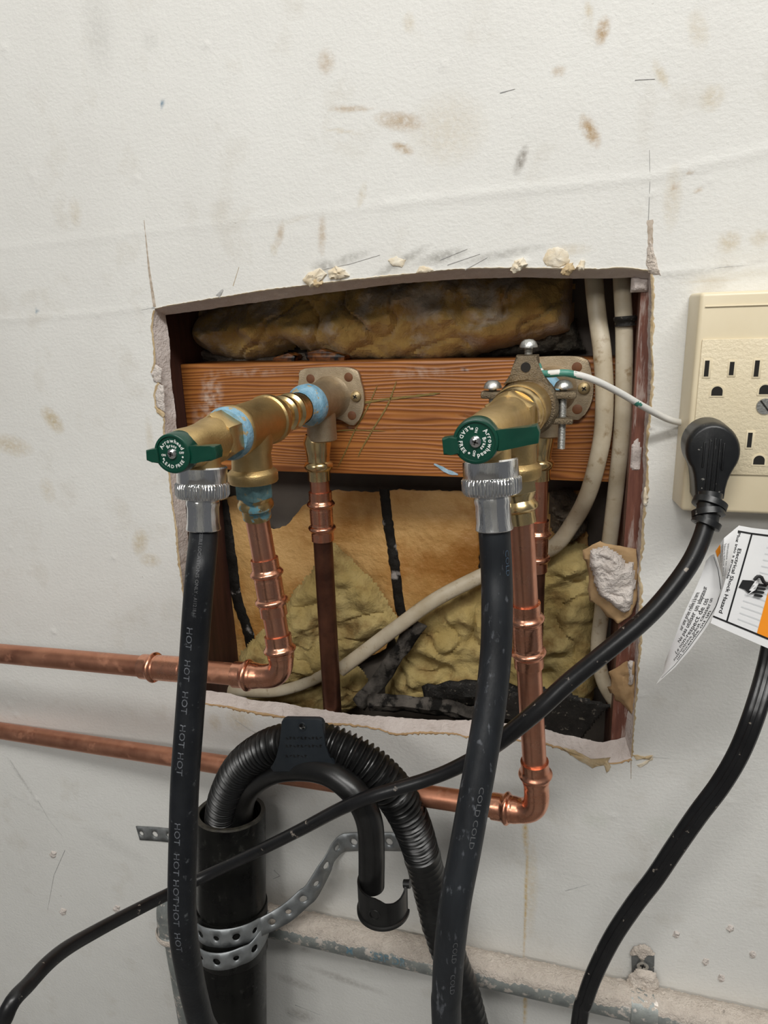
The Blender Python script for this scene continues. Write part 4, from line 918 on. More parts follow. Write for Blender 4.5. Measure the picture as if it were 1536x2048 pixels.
def dial(h, c, rot):
    cc = c + Vector((0, .52, 0)); bm = bmesh.new(); r = math.radians
    arc_text(bm, 'Arrowhead', cc, 7.0, r(rot), 2.9); arc_text(bm, 'Brass', cc, 4.4, r(rot), 2.4)
    arc_text(bm, 'LEAD FREE', cc, 7.0, r(rot + 178), 2.5, True)
    arc_text(bm, 'ON', cc, 6.0, r(rot - 98), 1.7, True) if False else None
    for t, a in (('ON', -103), ('OFF', 88)):
        p = r(rot + a); w = text_len(t, 1.7); o = cc + Vector((math.sin(p), 0, math.cos(p))) * 5.6
        ra = r(rot); ux = Vector((math.cos(ra), 0, -math.sin(ra))); vz = Vector((math.sin(ra), 0, math.cos(ra)))
        add_text(bm, t, lambda u, v, o=o, w=w: o + ux * (u - w / 2) + vz * (v - .2), 1.7, .03)
    text_part('lettering', bm, 'white_ink', h)
    for a in (-118, 106):
        p = r(rot + a); bm = bmesh.new(); lathe(bm, [(0, .55), (.1, .5), (.1, 0)], cc + Vector((math.sin(p), 0, math.cos(p))) * 6.3, (0, -1, 0), 12); part('dot', bm, 'white_ink', h)
LW = ([(-8, 3.2), (-12, 2.2), (-15.2, 1.8), (-15.6, -3.8), (-12, -4.8), (-8, -5.5)], [(7, 5.2), (12, 3.4), (22, 4.4), (25.2, 4.2), (26, 1), (25.2, -2.4), (22, -3.6), (12, -4.4), (7, -6)])
vL, hL, cL = valve(AXL, -116, -141, -168, 0.0, 'brass hose valve at left with its green lever turned level', True, LW)
dial(hL, cL, 0)
RW = ([(-8, 3.2), (-12, 3.4), (-15.6, 3.2), (-15.8, -4.6), (-12, -5.0), (-8, -5.2)], [(7, 5.0), (12, 3.6), (24, 4.0), (28.5, 4.6), (29.6, 1), (28.5, -4.0), (24, -4.2), (12, -4.8), (7, -6)])
vR, hR, cR = valve(AXR, -88, -138, -166, math.radians(-7), 'brass hose valve at right with its green lever tipped up', False, RW)
dial(hR, cR, 103)
# right tee, larger smooth barrel
tee(AXR, -42, -76, -84, 36, 'brass tee on the right riser behind the valve body', False)
run2 = thing('brass_bushing', 'smooth brass bushing between the right tee and the right valve', 'pipe fitting', tuple(AXR(-90)))
run_piece('bushing_body', AXR, -70, [(0, 12), (0, 15.8), (12, 15.4), (13, 14.8), (20, 14.6), (20, 10)], 'brass', run2)
# tee-branch adapters + copper drops towards the wall runs
def drop(lab, top, pts, A_yd, hexmat, bodymat):
    pass
def path_sub(pa, s0, s1, step=2.0):
    n = max(2, int((s1 - s0) / step) + 1); return [tuple(pa.at(s0 + (s1 - s0) * i / (n - 1))[0]) for i in range(n)]
def adapter(T, B, label, hexmat, bodymat):
    """T top point (in the tee), B open end"""
    d = B - T; L = d.length; root = thing('press_adapter', label, 'pipe fitting', tuple(B))
    bm = bmesh.new(); lathe(bm, [(-3, 9), (-3, 12.0), (1, 13.0), (L * .36, 13.0), (L * .38, 12.4), (L * .38, 9)], T, d, 48, lambda th, q: hexs(6, .8)(th)); part('hex_nut', bm, hexmat, root, smooth=True)
    bm = bmesh.new(); lathe(bm, [(L * .36, 11.6), (L * .42, 11.4), (L * .5, 10.0), (L * .58, 9.9), (L - 14, 9.9), (L - 12.5, 10.6), (L - 10.5, 11.9), (L - 9, 11.9), (L - 7.5, 10.6), (L - 6.8, 9.5), (L, 9.5), (L, 8)], T, d, 40); part('press_socket', bm, bodymat, root)
    return root
# left drop
TL = AXL(-88) + Vector((0, 0, -35)); BL = P(514, 1034, -82)
adapter(TL, BL, 'brass press adapter below the left tee, its hex smeared blue', 'dope_hex', 'dope_brass')
Lp = [BL, P(540, 1155, -83), P(557, 1270, -84)]
dL = (Lp[2] - BL).normalized()
def on_line(A, B, px_y, x_guess=None):
    lo, hi = 0.0, 1.4
    for _ in range(40):
        m = (lo + hi) / 2; p = A.lerp(B, m); c = np.array([*_proj(p)])
        if c[1] < px_y: lo = m
        else: hi = m
    return A.lerp(B, lo)
def _proj(p):
    v = np.array([p.x, p.y + DIST, p.z]); a = _r * v[0] + _n * v[1] - _d * v[2]; return (a[0] / a[2] * FOC + 768, a[1] / a[2] * FOC + 1024)
LA, LB = BL, P(558, 1285, -84)
k1, k2 = on_line(LA, LB, 1117), on_line(LA, LB, 1230)
o, _ = tube('copper_pipe', [tuple(LA - dL * -1 - dL * 10), tuple(k1 + dL * 4)], 7.95, 'copper', None, 32, 8); tag(o, 'bright copper pipe just below the blue-smeared adapter at left', 'pipe')
coupling('press_coupling', k1, k2, 'copper_fit', 'copper press coupling halfway down the left drop')
e0 = on_line(LA, LB, 1270)
o, _ = tube('copper_pipe', [tuple(k2 - dL * 4), tuple(e0 + dL * 4)], 7.95, 'copper', None, 32, 8); tag(o, 'stub of copper pipe between coupling and elbow on the left drop', 'pipe')
def elbow(pts, label, k=1.0):
    pa = Path([tuple(p) for p in pts], 1.5); bm = bmesh.new()
    sweep(bm, pa, lambda s, L: (pend(min(s, L - s)) if min(s, L - s) < 15 else 9.45 - .9 * min(1, (min(s, L - s) - 15) / 5)) * k, 36, step=.7)
    o = part('press_elbow', bm, 'copper_fit', None, tuple(pts[-1])); return tag(o, label, 'pipe fitting'), pa
def bend(A, da, B, db, ra=16.0):
    # straight legs A->along da and B->along -db joined by a round bend at their (near) crossing
    w = A - B; a_, b_, c_ = da.dot(da), da.dot(db), db.dot(db); d_, e_ = da.dot(w), db.dot(w); den = a_ * c_ - b_ * b_
    ta = (b_ * e_ - c_ * d_) / den; tb = (a_ * e_ - b_ * d_) / den; CA, CB_ = A + da * ta, B + db * tb; C = (CA + CB_) / 2
    out = [A, A.lerp(C, max(.1, 1 - ra / (A - C).length) * .5), A.lerp(C, max(.2, 1 - ra / (A - C).length))]; E_ = B.lerp(C, max(.2, 1 - ra / (B - C).length)); S = out[-1]
    for t in (.25, .5, .75): out.append(S * (1 - t) ** 2 + C * 2 * t * (1 - t) + E_ * t * t)
    return out + [E_, B.lerp(C, max(.1, 1 - ra / (B - C).length) * .5), B]
corner = P(565, 1362, -86)
p1d = (P(0, 1307, -72) - P(470, 1348, -86)).normalized()
elbow(bend(e0, dL, P(470, 1349, -86), p1d), 'copper press elbow turning the left drop towards the wall run')
c0, c1_ = P(402, 1342, -84), P(286, 1333, -81)
o, _ = tube('copper_pipe', [tuple(P(470, 1349, -86) - p1d * 4), tuple(P(402, 1342, -84) + p1d * 4)], 7.95, 'copper_line', None, 32, 8); tag(o, 'copper pipe between the left elbow and the coupling behind the hot hose', 'pipe')
coupling('press_coupling', c0, c1_, 'copper_fit', 'copper press coupling on the upper wall pipe beside the hot hose')
o, _ = tube('copper_pipe', [tuple(c1_ - p1d * 4), tuple(P(0, 1307, -72)), tuple(P(0, 1307, -72) + p1d * 500)], 7.95, 'copper_line', None, 32, 30); tag(o, 'upper horizontal copper pipe running off to the left', 'pipe')
# right drop
TR = AXR(-84) + Vector((0, 0, -35)); BR_ = P(1041, 1046, -86)
adapter(TR, BR_, 'brass press adapter below the right tee behind the chrome hose nut', 'brass', 'brass')
RA, RB = BR_, P(1069, 1522, -74); dR = (RB - RA).normalized()
k1, k2 = on_line(RA, RB, 1206), on_line(RA, RB, 1332)
o, _ = tube('copper_pipe', [tuple(RA - dR * 8), tuple(k1 + dR * 4)], 7.95, 'copper', None, 32, 8); tag(o, 'copper pipe just below the right tee, beside the cold hose', 'pipe')
coupling('press_coupling', k1, k2, 'copper_fit', 'copper press coupling on the right drop beside the cold hose')
o, _ = tube('copper_pipe', [tuple(k2 - dR * 4), tuple(RB + dR * 4)], 7.95, 'copper', None, 32, 8); tag(o, 'long copper pipe on the right drop crossed by the power cord', 'pipe')
p2d = (P(0, 1461, -10) - P(985, 1612, -66)).normalized()
E2 = P(985, 1612, -66)
elbow(bend(RB, dR, E2, p2d), 'copper press elbow at the foot of the right drop')
pts = [tuple(E2 - p2d * 4), tuple(P(0, 1461, -10)), tuple(P(0, 1461, -10) + p2d * 60)]
qa = P(0, 1461, -10) + p2d * 55; pts = [pts[0], tuple(qa), tuple(qa + Vector((-420, 0, 0)))]
o, _ = tube('copper_pipe', pts, 7.95, 'copper_line', None, 32, 30); tag(o, 'lower horizontal copper pipe passing behind the drain hose', 'pipe')

# ground clamp on the right nipple -----------------------------------------
def clamp():
    root = thing('ground_clamp', 'dark bronze ground clamp with slotted bolts around the right riser', 'clamp', tuple(AXR(-50) + Vector((0, 0, -20)))); c = AXR(-46); ax = dirof(AXR)
    bm = bmesh.new(); lathe(bm, [(-5, 12), (-5, 17.6), (-3, 19), (3, 19), (5, 17.6), (5, 12)], c, ax, 40); part('jaw_ring', bm, 'clamp', root)
    y0, y1 = c.y - 6, c.y + 6
    bm = bmesh.new(); pr = [(-15, 13), (-9, 22), (-7.5, 31), (5.5, 31), (6.5, 22), (14, 12), (8, 16), (0, 18), (-8, 17)]
    prism(bm, [Vector((c.x + x, y0, c.z + z)) for x, z in pr], [Vector((c.x + x, y1, c.z + z)) for x, z in pr], 1.2); part('lug_post', bm, 'clamp', root)
    bm = bmesh.new(); lathe(bm, [(0, 3.0), (.3, 3.0), (.3, 0)], (c.x - 1.5, y0 - .1, c.z + 24), (0, -1, 0), 20); part('wire_hole', bm, 'void', root)
    for sx in (-1, 1):
        bm = bmesh.new(); box(bm, (c.x + sx * 21, c.y, c.z + 7), (16, 10, 4.6), bev=1.4); part('ear', bm, 'clamp', root)
        bm = bmesh.new(); box(bm, (c.x + sx * 20, c.y, c.z - 9), (15, 9, 4.0), bev=1.4); part('ear', bm, 'clamp', root)
    def screw(x, z, zl, r=2.5, hr=5.6):
        bm = bmesh.new(); lathe(bm, [(0, hr), (1.0, hr), (3.2, hr * .82), (4.6, hr * .5), (5, 0)], (x, c.y, z), (0, 0, 1), 28); lathe(bm, [(0, hr), (0, r), (-1, r)], (x, c.y, z), (0, 0, 1), 28)
        h = part('bolt_head', bm, 'zinc', root)
        bm = bmesh.new(); n = int(zl / .9); pf = []
        for i in range(n * 2): pf.append((i * .45, r if i % 2 else r - .45))
        pf.append((n * .9, 0)); lathe(bm, pf, (x, c.y, z), (0, 0, -1), 20); part('bolt_thread', bm, 'zinc', root)
    screw(c.x - .5, c.z + 35.5, 10, 2.6, 5.4)
    screw(c.x - 22, c.z + 11, 24); screw(c.x + 21, c.z + 11, 38)
    return root, c
gc, gcc = clamp()
w0 = gcc + Vector((5, 0, 25))
o, pa = tube('ground_wire', [tuple(w0), tuple(P(1085, 747, -48)), tuple(P(1130, 746, -50)), tuple(P(1180, 757, -46)), tuple(P(1235, 783, -36)), tuple(P(1290, 815, -24)), tuple(P(1335, 838, -12)), tuple(P(1368, 846, -5)), tuple(P(1385, 848, -4))], 2.1, 'wire_green', None, 16, 3)
tag(o, 'thin green ground wire, mostly painted white, from clamp to outlet', 'wire')
bm = bmesh.new(); pb = Path([tuple(w0), tuple(P(1085, 747, -48)), tuple(P(1130, 746, -50)), tuple(P(1165, 753, -47.5))], 2); sweep(bm, pb, 2.2, 16); part('bare_green_section', bm, 'green_bare', o)

# ================================================================ HOSES
def hose(top, fd, path_pts, mat, label, r=8.25):
    fd = fd.normalized(); root = thing('washer_hose', label, 'hose', tuple(path_pts[0]))
    nx = P(*path_pts[-1][:2], path_pts[-1][2]) if False else None
    bm = bmesh.new(); zc = top.z
    lathe(bm, [(0, 0), (0, 13.4), (.8, 14.2), (9, 14.2), (9.6, 13.8), (9.6, 10)], top, fd, 48); part('nut_collar', bm, 'chrome', root)
    bm = bmesh.new(); kn = lambda th, d: 1 + (.022 * (1 if math.sin(th * 56) > 0 else -1) if 10.2 < d < 17 else 0)
    lathe(bm, [(9.2, 12), (9.2, 14.4), (10.3, 15.0), (16, 15.0), (18, 14.3), (18.8, 12.5), (18.8, 6)], top, fd, 224, kn); part('knurled_ring', bm, 'chrome', root)
    bm = bmesh.new()
    def cr(th, d): return 1 + .035 * (abs(math.sin(th * 4)) ** 8) * (1 if 21 < d < 35 else 0)
    lathe(bm, [(18, 6), (18, 8.6), (19, 9.4), (22, 9.5), (24, 9.0), (33, 9.15), (36.5, 9.9), (37, 9.6), (37, 8)], top, fd, 96, cr); part('crimped_ferrule', bm, 'chrome', root)
    pts = [tuple(top + fd * 28), tuple(top + fd * 40)] + [tuple(Q(*p)) for p in path_pts[1:]]
    pts.append(tuple(path_pts[0])) if False else None
    end = Q(*path_pts[-1]); pts.append((end.x + (end.x - Q(*path_pts[-2]).x) * .3, end.y * .9, end.z - 150)); pts.append((end.x, end.y - 30, FZ + 150)); pts.append((end.x, end.y - 60, FZ + 9))
    pa = Path(pts, 3); bm = bmesh.new(); sweep(bm, pa, r, 32); t = part('rubber_tube', bm, mat, root); return root, pa, t
hl, paL, tL = hose(P(404, 932, -142), P(407, 1062, -146) - P(404, 938, -142), [P(400, 2040, -150), (401, 1140, 388), (394, 1225, 391), (386, 1340, 398), (378, 1450, 400), (370, 1560, 402), (366, 1680, 405), (364, 1780, 407), (366, 1860, 412), (378, 1940, 425), (398, 2030, 445)], 'rubber', 'black rubber washer hose at left, printed HOT in grey')
hr, paR, tR = hose(P(980, 917, -138), P(989, 1062, -141) - P(981, 928, -138), [P(893, 2048, -150), (993, 1140, 363), (994, 1210, 362), (992, 1300, 362), (982, 1400, 359), (966, 1500, 356), (948, 1600, 354), (930, 1700, 354), (911, 1800, 356), (899, 1900, 366), (894, 1980, 376), (893, 2046, 386)], 'rubber_dusty', 'black dusty rubber washer hose at right, printed in dull blue')
def s_at_py(pa, py):
    for i, c in enumerate(pa.c):
        if _proj(c)[1] >= py: return pa.s[i]
    return pa.L
L0 = s_at_py(paL, 1062)
hose_text(tL, paL, 8.25, [(L0, 'ACCESSIBLE LOCATIONS ONLY - A112.18.6')], -0.28, 2.6, 'faint_ink', .01, sx=.93)
hl_it = []
for a in (1243, 1307, 1369, 1429, 1489): hl_it.append((s_at_py(paL, a), 'HOT'))
for a in (1628, 1682, 1735, 1787, 1836): hl_it.append((s_at_py(paL, a), 'HOT'))
for it in hl_it: hose_text(tL, paL, 8.25, [it], -0.62, 5.0, 'grey_ink', .0, sx=1.28)
hose_text(tR, paR, 8.25, [(s_at_py(paR, 1090), 'COLD')], 0.62, 3.4, 'blue_ink', .0, sx=1.7)
for a in (1560, 1625, 1850, 1910): hose_text(tR, paR, 8.25, [(s_at_py(paR, a), 'COLD')], 0.2, 3.6, 'faint_ink', .0, sx=1.5)

# stand pipe ------------------------------------------------------------------
SPt = P(461, 1622, -34); SPb = P(466, 2040, -66); sd = (SPb - SPt).normalized()
sp_root = thing('standpipe', 'wide black plastic drain standpipe with an open top', 'pipe', (SPt.x + sd.x * 700, SPt.y + sd.y * 700, FZ))
endp = SPt + sd * ((FZ + 1 - SPt.z) / sd.z)
bm = bmesh.new(); Ls = (endp - SPt).length
lathe(bm, [(60, 26.3), (0.6, 26.3), (0.6, 29.6), (1.2, 30.15), (95, 30.15), (110, 30.15), (Ls, 30.15)], SPt, sd, 64); part('pipe_wall', bm, 'abs', sp_root)
bm = bmesh.new(); lathe(bm, [(1.2, 26.2), (-.1, 26.4), (-.2, 29.8), (1.5, 30.3)], SPt, sd, 64, lambda th, d: 1 + .004 * math.sin(7 * th)); part('cut_rim', bm, 'abs_rim', sp_root)
bm = bmesh.new(); cpos = SPt + sd * 86; lathe(bm, [(0, 30.2), (0, 31.2), (1, 31.5), (44, 31.5), (45, 30.8), (45, 30.2)], cpos, sd, 64); part('pipe_hub', bm, 'abs', sp_root)

# drain hose ------------------------------------------------------------------
dh = [(440, 1700, -36, 13.5), (441, 1640, -40, 13.8), (452, 1590, -50, 14), (484, 1533, -67, 14), (540, 1494, -75, 14), (605, 1481, -75, 14.1), (665, 1492, -77, 14.4), (722, 1521, -77, 14.9), (773, 1566, -75, 15), (806, 1612, -70, 14.8), (826, 1655, -64, 14.4), (841, 1700, -56, 13.9), (860, 1771, -47, 13.8), (879, 1849, -45, 13.8), (905, 1930, -46, 13.7), (938, 2033, -48, 13.7)]
dpts = [(*P(a, b, z), r) for a, b, z, r in dh]; lastp = P(938, 2033, -48)
dpts += [(lastp.x + 20, lastp.y - 10, lastp.z - 120, 13.6), (lastp.x + 30, lastp.y - 60, FZ + 140, 13.6), (lastp.x + 30, lastp.y - 100, FZ + 16, 13.6)]
pd = Path(dpts, 2)
sA = 0
for i, c in enumerate(pd.c):
    if _proj(c)[1] > 1702 and i > 60: sA = pd.s[i]; break
def drad(s, L):
    base = float(np.interp(s, pd.s, pd.ch))
    if s < sA: return base - 1.3 + 1.5 * math.sin(2 * math.pi * s / 4.1)
    f = ((s - sA) % 6.6) / 6.6; return base + .5 * nv((s, 0, 0), .05) + (.9 * (f ** 3)) - .2
bm = bmesh.new(); sweep(bm, pd, drad, 36, step=.62, cap=False)
o = part('drain_hose', bm, 'black_pl', None, tuple(pd.c[-1])); tag(o, 'fat black corrugated drain hose arching out of the standpipe', 'hose')
# hose holder -----------------------------------------------------------------
hk = thing('hose_holder', 'slate-black plastic U-shaped hose holder with a tab and an open cuff', 'hose holder', tuple(Q(765, 1835, 470)))
hp = [(482, 1650, -36), (488, 1600, -46), (510, 1566, -62), (552, 1545, -76), (603, 1536, -86), (652, 1543, -91), (690, 1566, -95), (720, 1600, -98), (739, 1645, -99), (743, 1700, -99), (743, 1772, -99)]
ph = Path([tuple(P(*p)) for p in hp], 2); bm = bmesh.new(); so = lambda s, L: 9.4 - 1.3 * math.exp(-((s - L * .42) / 26) ** 2)
ra = sweep(bm, ph, so, 26, a0=-math.radians(105), a1=math.radians(105)); rb = sweep(bm, ph, lambda s, L: so(s, L) - 1.6, 26, a0=-math.radians(105), a1=math.radians(105))
for a, b in zip(zip(ra, ra[1:]), zip(rb, rb[1:])):
    for k in (0, -1):
        bm.faces.new((a[0][k], a[1][k], b[1][k], b[0][k]))
bm.faces.new(ra[-1] + rb[-1][::-1]); part('curved_channel', bm, 'black_pl', hk)
tabp = [(562, 1445), (565, 1440), (572, 1437), (636, 1438), (643, 1441), (647, 1448), (648, 1490), (655, 1512), (672, 1532), (660, 1546), (603, 1540), (548, 1546), (540, 1536), (555, 1515), (561, 1490)]
bm = bmesh.new(); yt = -93.0
px_prism(bm, tabp, yt, yt + 3.2, 1.0); part('tab', bm, 'tab_pl', hk)
bm = bmesh.new(); hc = P(604, 1453, yt - .1); lathe(bm, [(0, 3.4), (.4, 3.2), (.4, 2.4), (-.05, 2.3)], hc, (0, -1, 0), 28); part('eyelet', bm, 'tab_pl', hk)
bm = bmesh.new(); lathe(bm, [(0, 2.3), (.15, 2.2), (.15, 0)], hc, (0, -1, 0), 24); part('eyelet_hole', bm, 'wall', hk)
bm = bmesh.new()
for r_, (t, x, y, s) in enumerate((('HOSE GUIDE', 573, 1484, 3.2), ('PART NO 12', 573, 1496, 2.6), ('12 A2', 580, 1511, 3.0))):
    pass
for i in range(26):
    xx = 573 + (i % 10) * 7.5; yy = 1476 + (i // 10) * 16 + (4 if i // 10 == 2 else 0)
    q = P(xx, yy, yt - .12); box(bm, q, (1.2, .2, 1.9 if i % 3 else .6)); box(bm, q + Vector((.8, 0, .7 if i % 2 else -.7)), (1.4, .2, .35))
part('embossed_marks', bm, 'black_pl', hk, smooth=False)
cc = P(765, 1770, -99); bm = bmesh.new()
def arcshell(bm, c, r0, r1, prof, a0, a1, n=72):
    g = []
    for i in range(n + 1):
        a = a0 + (a1 - a0) * i / n; u = Vector((math.sin(a), -math.cos(a), 0)); col = []
        for z, ro in prof(i / n): col.append(bm.verts.new(c + u * ro + Vector((0, 0, z))))
        g.append(col)
    for x, y in zip(g, g[1:]):
        m = len(x)
        for k in range(m): bm.faces.new((x[k], x[(k + 1) % m], y[(k + 1) % m], y[k]))
    bm.faces.new(g[0][::-1]); bm.faces.new(g[-1])
def cuffp(t):
    zt = 0 if t < .5 else (-1.5 if t < .9 else 3.5 * (t - .9) / .1)
    zt = float(np.interp(t, [0, .5, .56, .62, .72, .82, .9, .96, 1], [4.5, 4.5, 3.0, .2, -1.2, -.6, 1.4, 4, 6]))
    return [(zt, 16.6), (zt, 18.0), (-19, 18.0), (-19.5, 19.2), (-21.5, 19.2), (-21.8, 18.2), (-21.8, 16.6)]
arcshell(bm, cc, 16, 18, cuffp, math.radians(-100), math.radians(98)); part('cuff', bm, 'black_pl', hk)
bm = bmesh.new(); lathe(bm, [(-1.2, 2), (-1.2, 3.0), (3.5, 3.0), (3.5, 0)], cc + Vector((16.6, 2, 3)), (1, 0, 0.2), 16); part('cuff_lip', bm, 'black_pl', hk)
bm = bmesh.new(); lathe(bm, [(0, 4.4), (.4, 4.2), (.4, 3.5), (0, 3.4)], cc + Vector((-1, -18, -9)), (0, -1, 0), 24); part('moulded_ring', bm, 'black_pl', hk)

# perforated strap ------------------------------------------------------------
def perf_strap(name, pts, wid, mat, label, cell=8.4, r1=3.5, r2=2.7, up=Vector((0, 0, 1)), nrm=None, start=0, cat='strap'):
    pa = Path([tuple(p) for p in pts], 1.2); n = int(pa.L / cell); bm = bmesh.new()
    def fn(s, t):
        c, T, F, R = pa.at(s); w = (up - T * up.dot(T)).normalized(); return c + w * t
    for k in range(n):
        s0 = k * cell; sc_ = s0 + cell / 2; hr_ = (r1 if (k // 2 + start) % 2 else r2) if k % 2 == 0 else 0
        per = [(1, -.5), (1, 0), (1, .5), (1, 1), (.5, 1), (0, 1), (-.5, 1), (-1, 1), (-1, .5), (-1, 0), (-1, -.5), (-1, -1), (-.5, -1), (0, -1), (.5, -1), (1, -1)]
        out = [bm.verts.new(fn(sc_ + a * cell / 2, b * wid / 2)) for a, b in per]
        an = [math.atan2(b * wid, a * cell) for a, b in per]
        inn = [bm.verts.new(fn(sc_ + math.cos(a) * (hr_ or 2), math.sin(a) * (hr_ or 2))) for a in an]
        for i in range(16): bm.faces.new((out[i], out[(i + 1) % 16], inn[(i + 1) % 16], inn[i]))
        if not hr_: bm.faces.new(inn)
    bmesh.ops.remove_doubles(bm, verts=bm.verts, dist=.05)
    o = part(name, bm, mat, None, tuple(pts[-1])); md = o.modifiers.new('thick', 'SOLIDIFY'); md.thickness = .0009; md.offset = 0
    return tag(o, label, cat)
def sp_c(s): return SPt + sd * s
def s_of_py(py):
    for s in range(0, 700):
        if _proj(sp_c(s) + Vector((0, -30, 0)))[1] >= py: return s
s1 = s_of_py(1856); s2 = s_of_py(1908)
def wrap(s, a0, a1, tilt, n=14, r=33.0):
    out = []
    for i in range(n + 1):
        a = math.radians(a0 + (a1 - a0) * i / n); out.append(sp_c(s + tilt * math.sin(a) * 1.0) + Vector((math.sin(a) * r, -math.cos(a) * r, 0)))
    return out
def on_pipe(px, py, r=33.2):
    best = None
    for k in np.arange(-130, -20, .2):
        k = float(k); p = P(px, py, k); c = SPt + sd * ((p.z - SPt.z) / sd.z); d = math.hypot(p.x - c.x, p.y - c.y)
        if d <= r: return P(px, py, k) 
        if best is None or d < best[0]: best = (d, k)
    return P(px, py, best[1])
up_pts = [on_pipe(*q) for q in ((396, 1862), (400, 1867), (412, 1873), (428, 1876), (445, 1877), (470, 1874), (494, 1867), (508, 1861))] + [P(524, 1853, -57), P(550, 1840, -51), P(576, 1824, -46), P(606, 1798, -39), P(625, 1779, -34), P(652, 1732, -22), P(668, 1703, -11), P(683, 1688, -4), P(700, 1684, -1.6), P(740, 1683, -1.2), P(830, 1684, -1.2)]
perf_strap('perforated_strap', up_pts, 19, 'strap', 'galvanised perforated strap looping from the standpipe up to the wall', start=1)
lo_pts = [on_pipe(*q) for q in ((397, 1908), (401, 1913), (414, 1920), (430, 1923), (445, 1923), (464, 1919), (482, 1912), (502, 1903))]
for a_ in (72, 92, 115):
    c_ = lo_pts[-1].z + 2.5; ax_ = SPt + sd * ((c_ - SPt.z) / sd.z); lo_pts.append(Vector((ax_.x + 33.2 * math.sin(math.radians(a_)), ax_.y - 33.2 * math.cos(math.radians(a_)), c_)))
perf_strap('perforated_strap', lo_pts, 18, 'strap', 'lower turn of perforated strap around the standpipe', start=0)
perf_strap('perforated_strap', [P(276, 1666, -1), P(310, 1668, -1), (P(345, 1671, -1)), P(400, 1672, -1.2)], 16, 'old_strap', 'short dirty perforated strap end on the wall left of the hot hose', cell=8)

# conduit ---------------------------------------------------------------------
cd = [P(600, 1856, -15), P(950, 1936, -15), P(1300, 2012, -15), P(1500, 2056, -15)]
dirc = (P(1158, 1982, -15) - P(620, 1861, -15)).normalized(); c_l = P(620, 1861, -15) - dirc * 130; c_r = P(620, 1861, -15) + dirc * 620
cond = thing('conduit', 'grey galvanised conduit crossing low on the wall under plaster dust', 'conduit', tuple(c_r))
pc = Path([tuple(c_l), tuple(c_r)], 6); bm = bmesh.new(); sweep(bm, pc, 13.2, 32); part('conduit_tube', bm, 'conduit', cond)
def dust_layer(pa, r, s0, s1, a_lo, a_hi, seed):
    bm = bmesh.new(); prev = None; n = int((s1 - s0) / 1.3); m = 22
    for i in range(n + 1):
        s = s0 + (s1 - s0) * i / n; c, T, F, R = pa.at(s); U = Vector((0, 0, 1)) - T * T.z; U.normalize(); Fw = T.cross(U).normalized()
        if Fw.y > 0: Fw = -Fw
        lo = a_lo + 14 * nv((s, 0, 0), .05, seed) + 12 * nv((s, 0, 0), .3, seed); row = []
        for k in range(m + 1):
            a = math.radians(a_hi + (lo - a_hi) * k / m); th = min(1, (m - k) / 3) * (1.1 + 1.6 * abs(nv((s, k * 2, 0), .18, seed)) + .9 * nv((s, k * 3, 1), .6, seed)); row.append(bm.verts.new(c + (U * math.cos(a) + Fw * math.sin(a)) * (r + max(.0, th))))
        if prev:
            for k in range(m): bm.faces.new((prev[k], row[k], row[k + 1], prev[k + 1]))
        prev = row
    return bm
o = part('dust_layer', dust_layer(pc, 13.2, 40, 700, 62, -80, 3), 'dust', cond); o['kind'] = 'stuff'
# blue stencilled marks on the conduit
bm = bmesh.new()
def cfn(u, v, s0):
    c, T, F, R = pc.at(s0 + u); U = (Vector((0, 0, 1)) - T * T.z).normalized(); Fw = T.cross(U).normalized(); Fw = -Fw if Fw.y > 0 else Fw; a = (v - 1.0) / 13.2
    return c + (Fw * math.cos(a) + U * math.sin(a)) * 13.45
def s_px(px):
    for i in range(len(pc.c) * 4):
        s = i * pc.L / (len(pc.c) * 4)
        if _proj(pc.at(s)[0])[0] >= px: return s
add_text(bm, '153F DR', lambda u, v: cfn(u, v, s_px(742)), 9.5, .03, sx=1.0); text_part('lettering', bm, 'conduit_ink', cond); bm = bmesh.new(); add_text(bm, 'M', lambda u, v: cfn(u, v, s_px(700)), 9, .02)
text_part('lettering', bm, 'conduit_ink', cond)
# elbow body and vertical leg at left
bm = bmesh.new(); el = Path([tuple(c_l + dirc * 10), tuple(c_l - dirc * 4), tuple(c_l - dirc * 14 + Vector((0, 0, -8))), tuple(c_l - dirc * 16 + Vector((0, 0, -26))), tuple(c_l - dirc * 16 + Vector((0, 0, -40)))], 2)
sweep(bm, el, lambda s, L: 16.5 + (1.6 if s > L - 7 else 0), 32)
eb = part('conduit_elbow', bm, 'conduit', None, tuple(el.c[-1])); tag(eb, 'dusty conduit elbow body half hidden behind the hot hose', 'pipe fitting')
bm = bmesh.new(); lathe(bm, [(0, 18), (2, 19.2), (5, 19), (7, 18)], el.c[-1] + Vector((0, 0, 7)), (0, 0, -1), 32); part('dust_ring', bm, 'dust', eb)
vb = el.c[-1]; o, _ = tube('conduit', [tuple(vb + Vector((0, 0, 4))), (vb.x + 4, vb.y, vb.z - 200), (vb.x + 4, vb.y, FZ + 1)], 12.5, 'conduit', None, 28, 20); tag(o, 'vertical conduit dropping behind the hot hose', 'conduit')
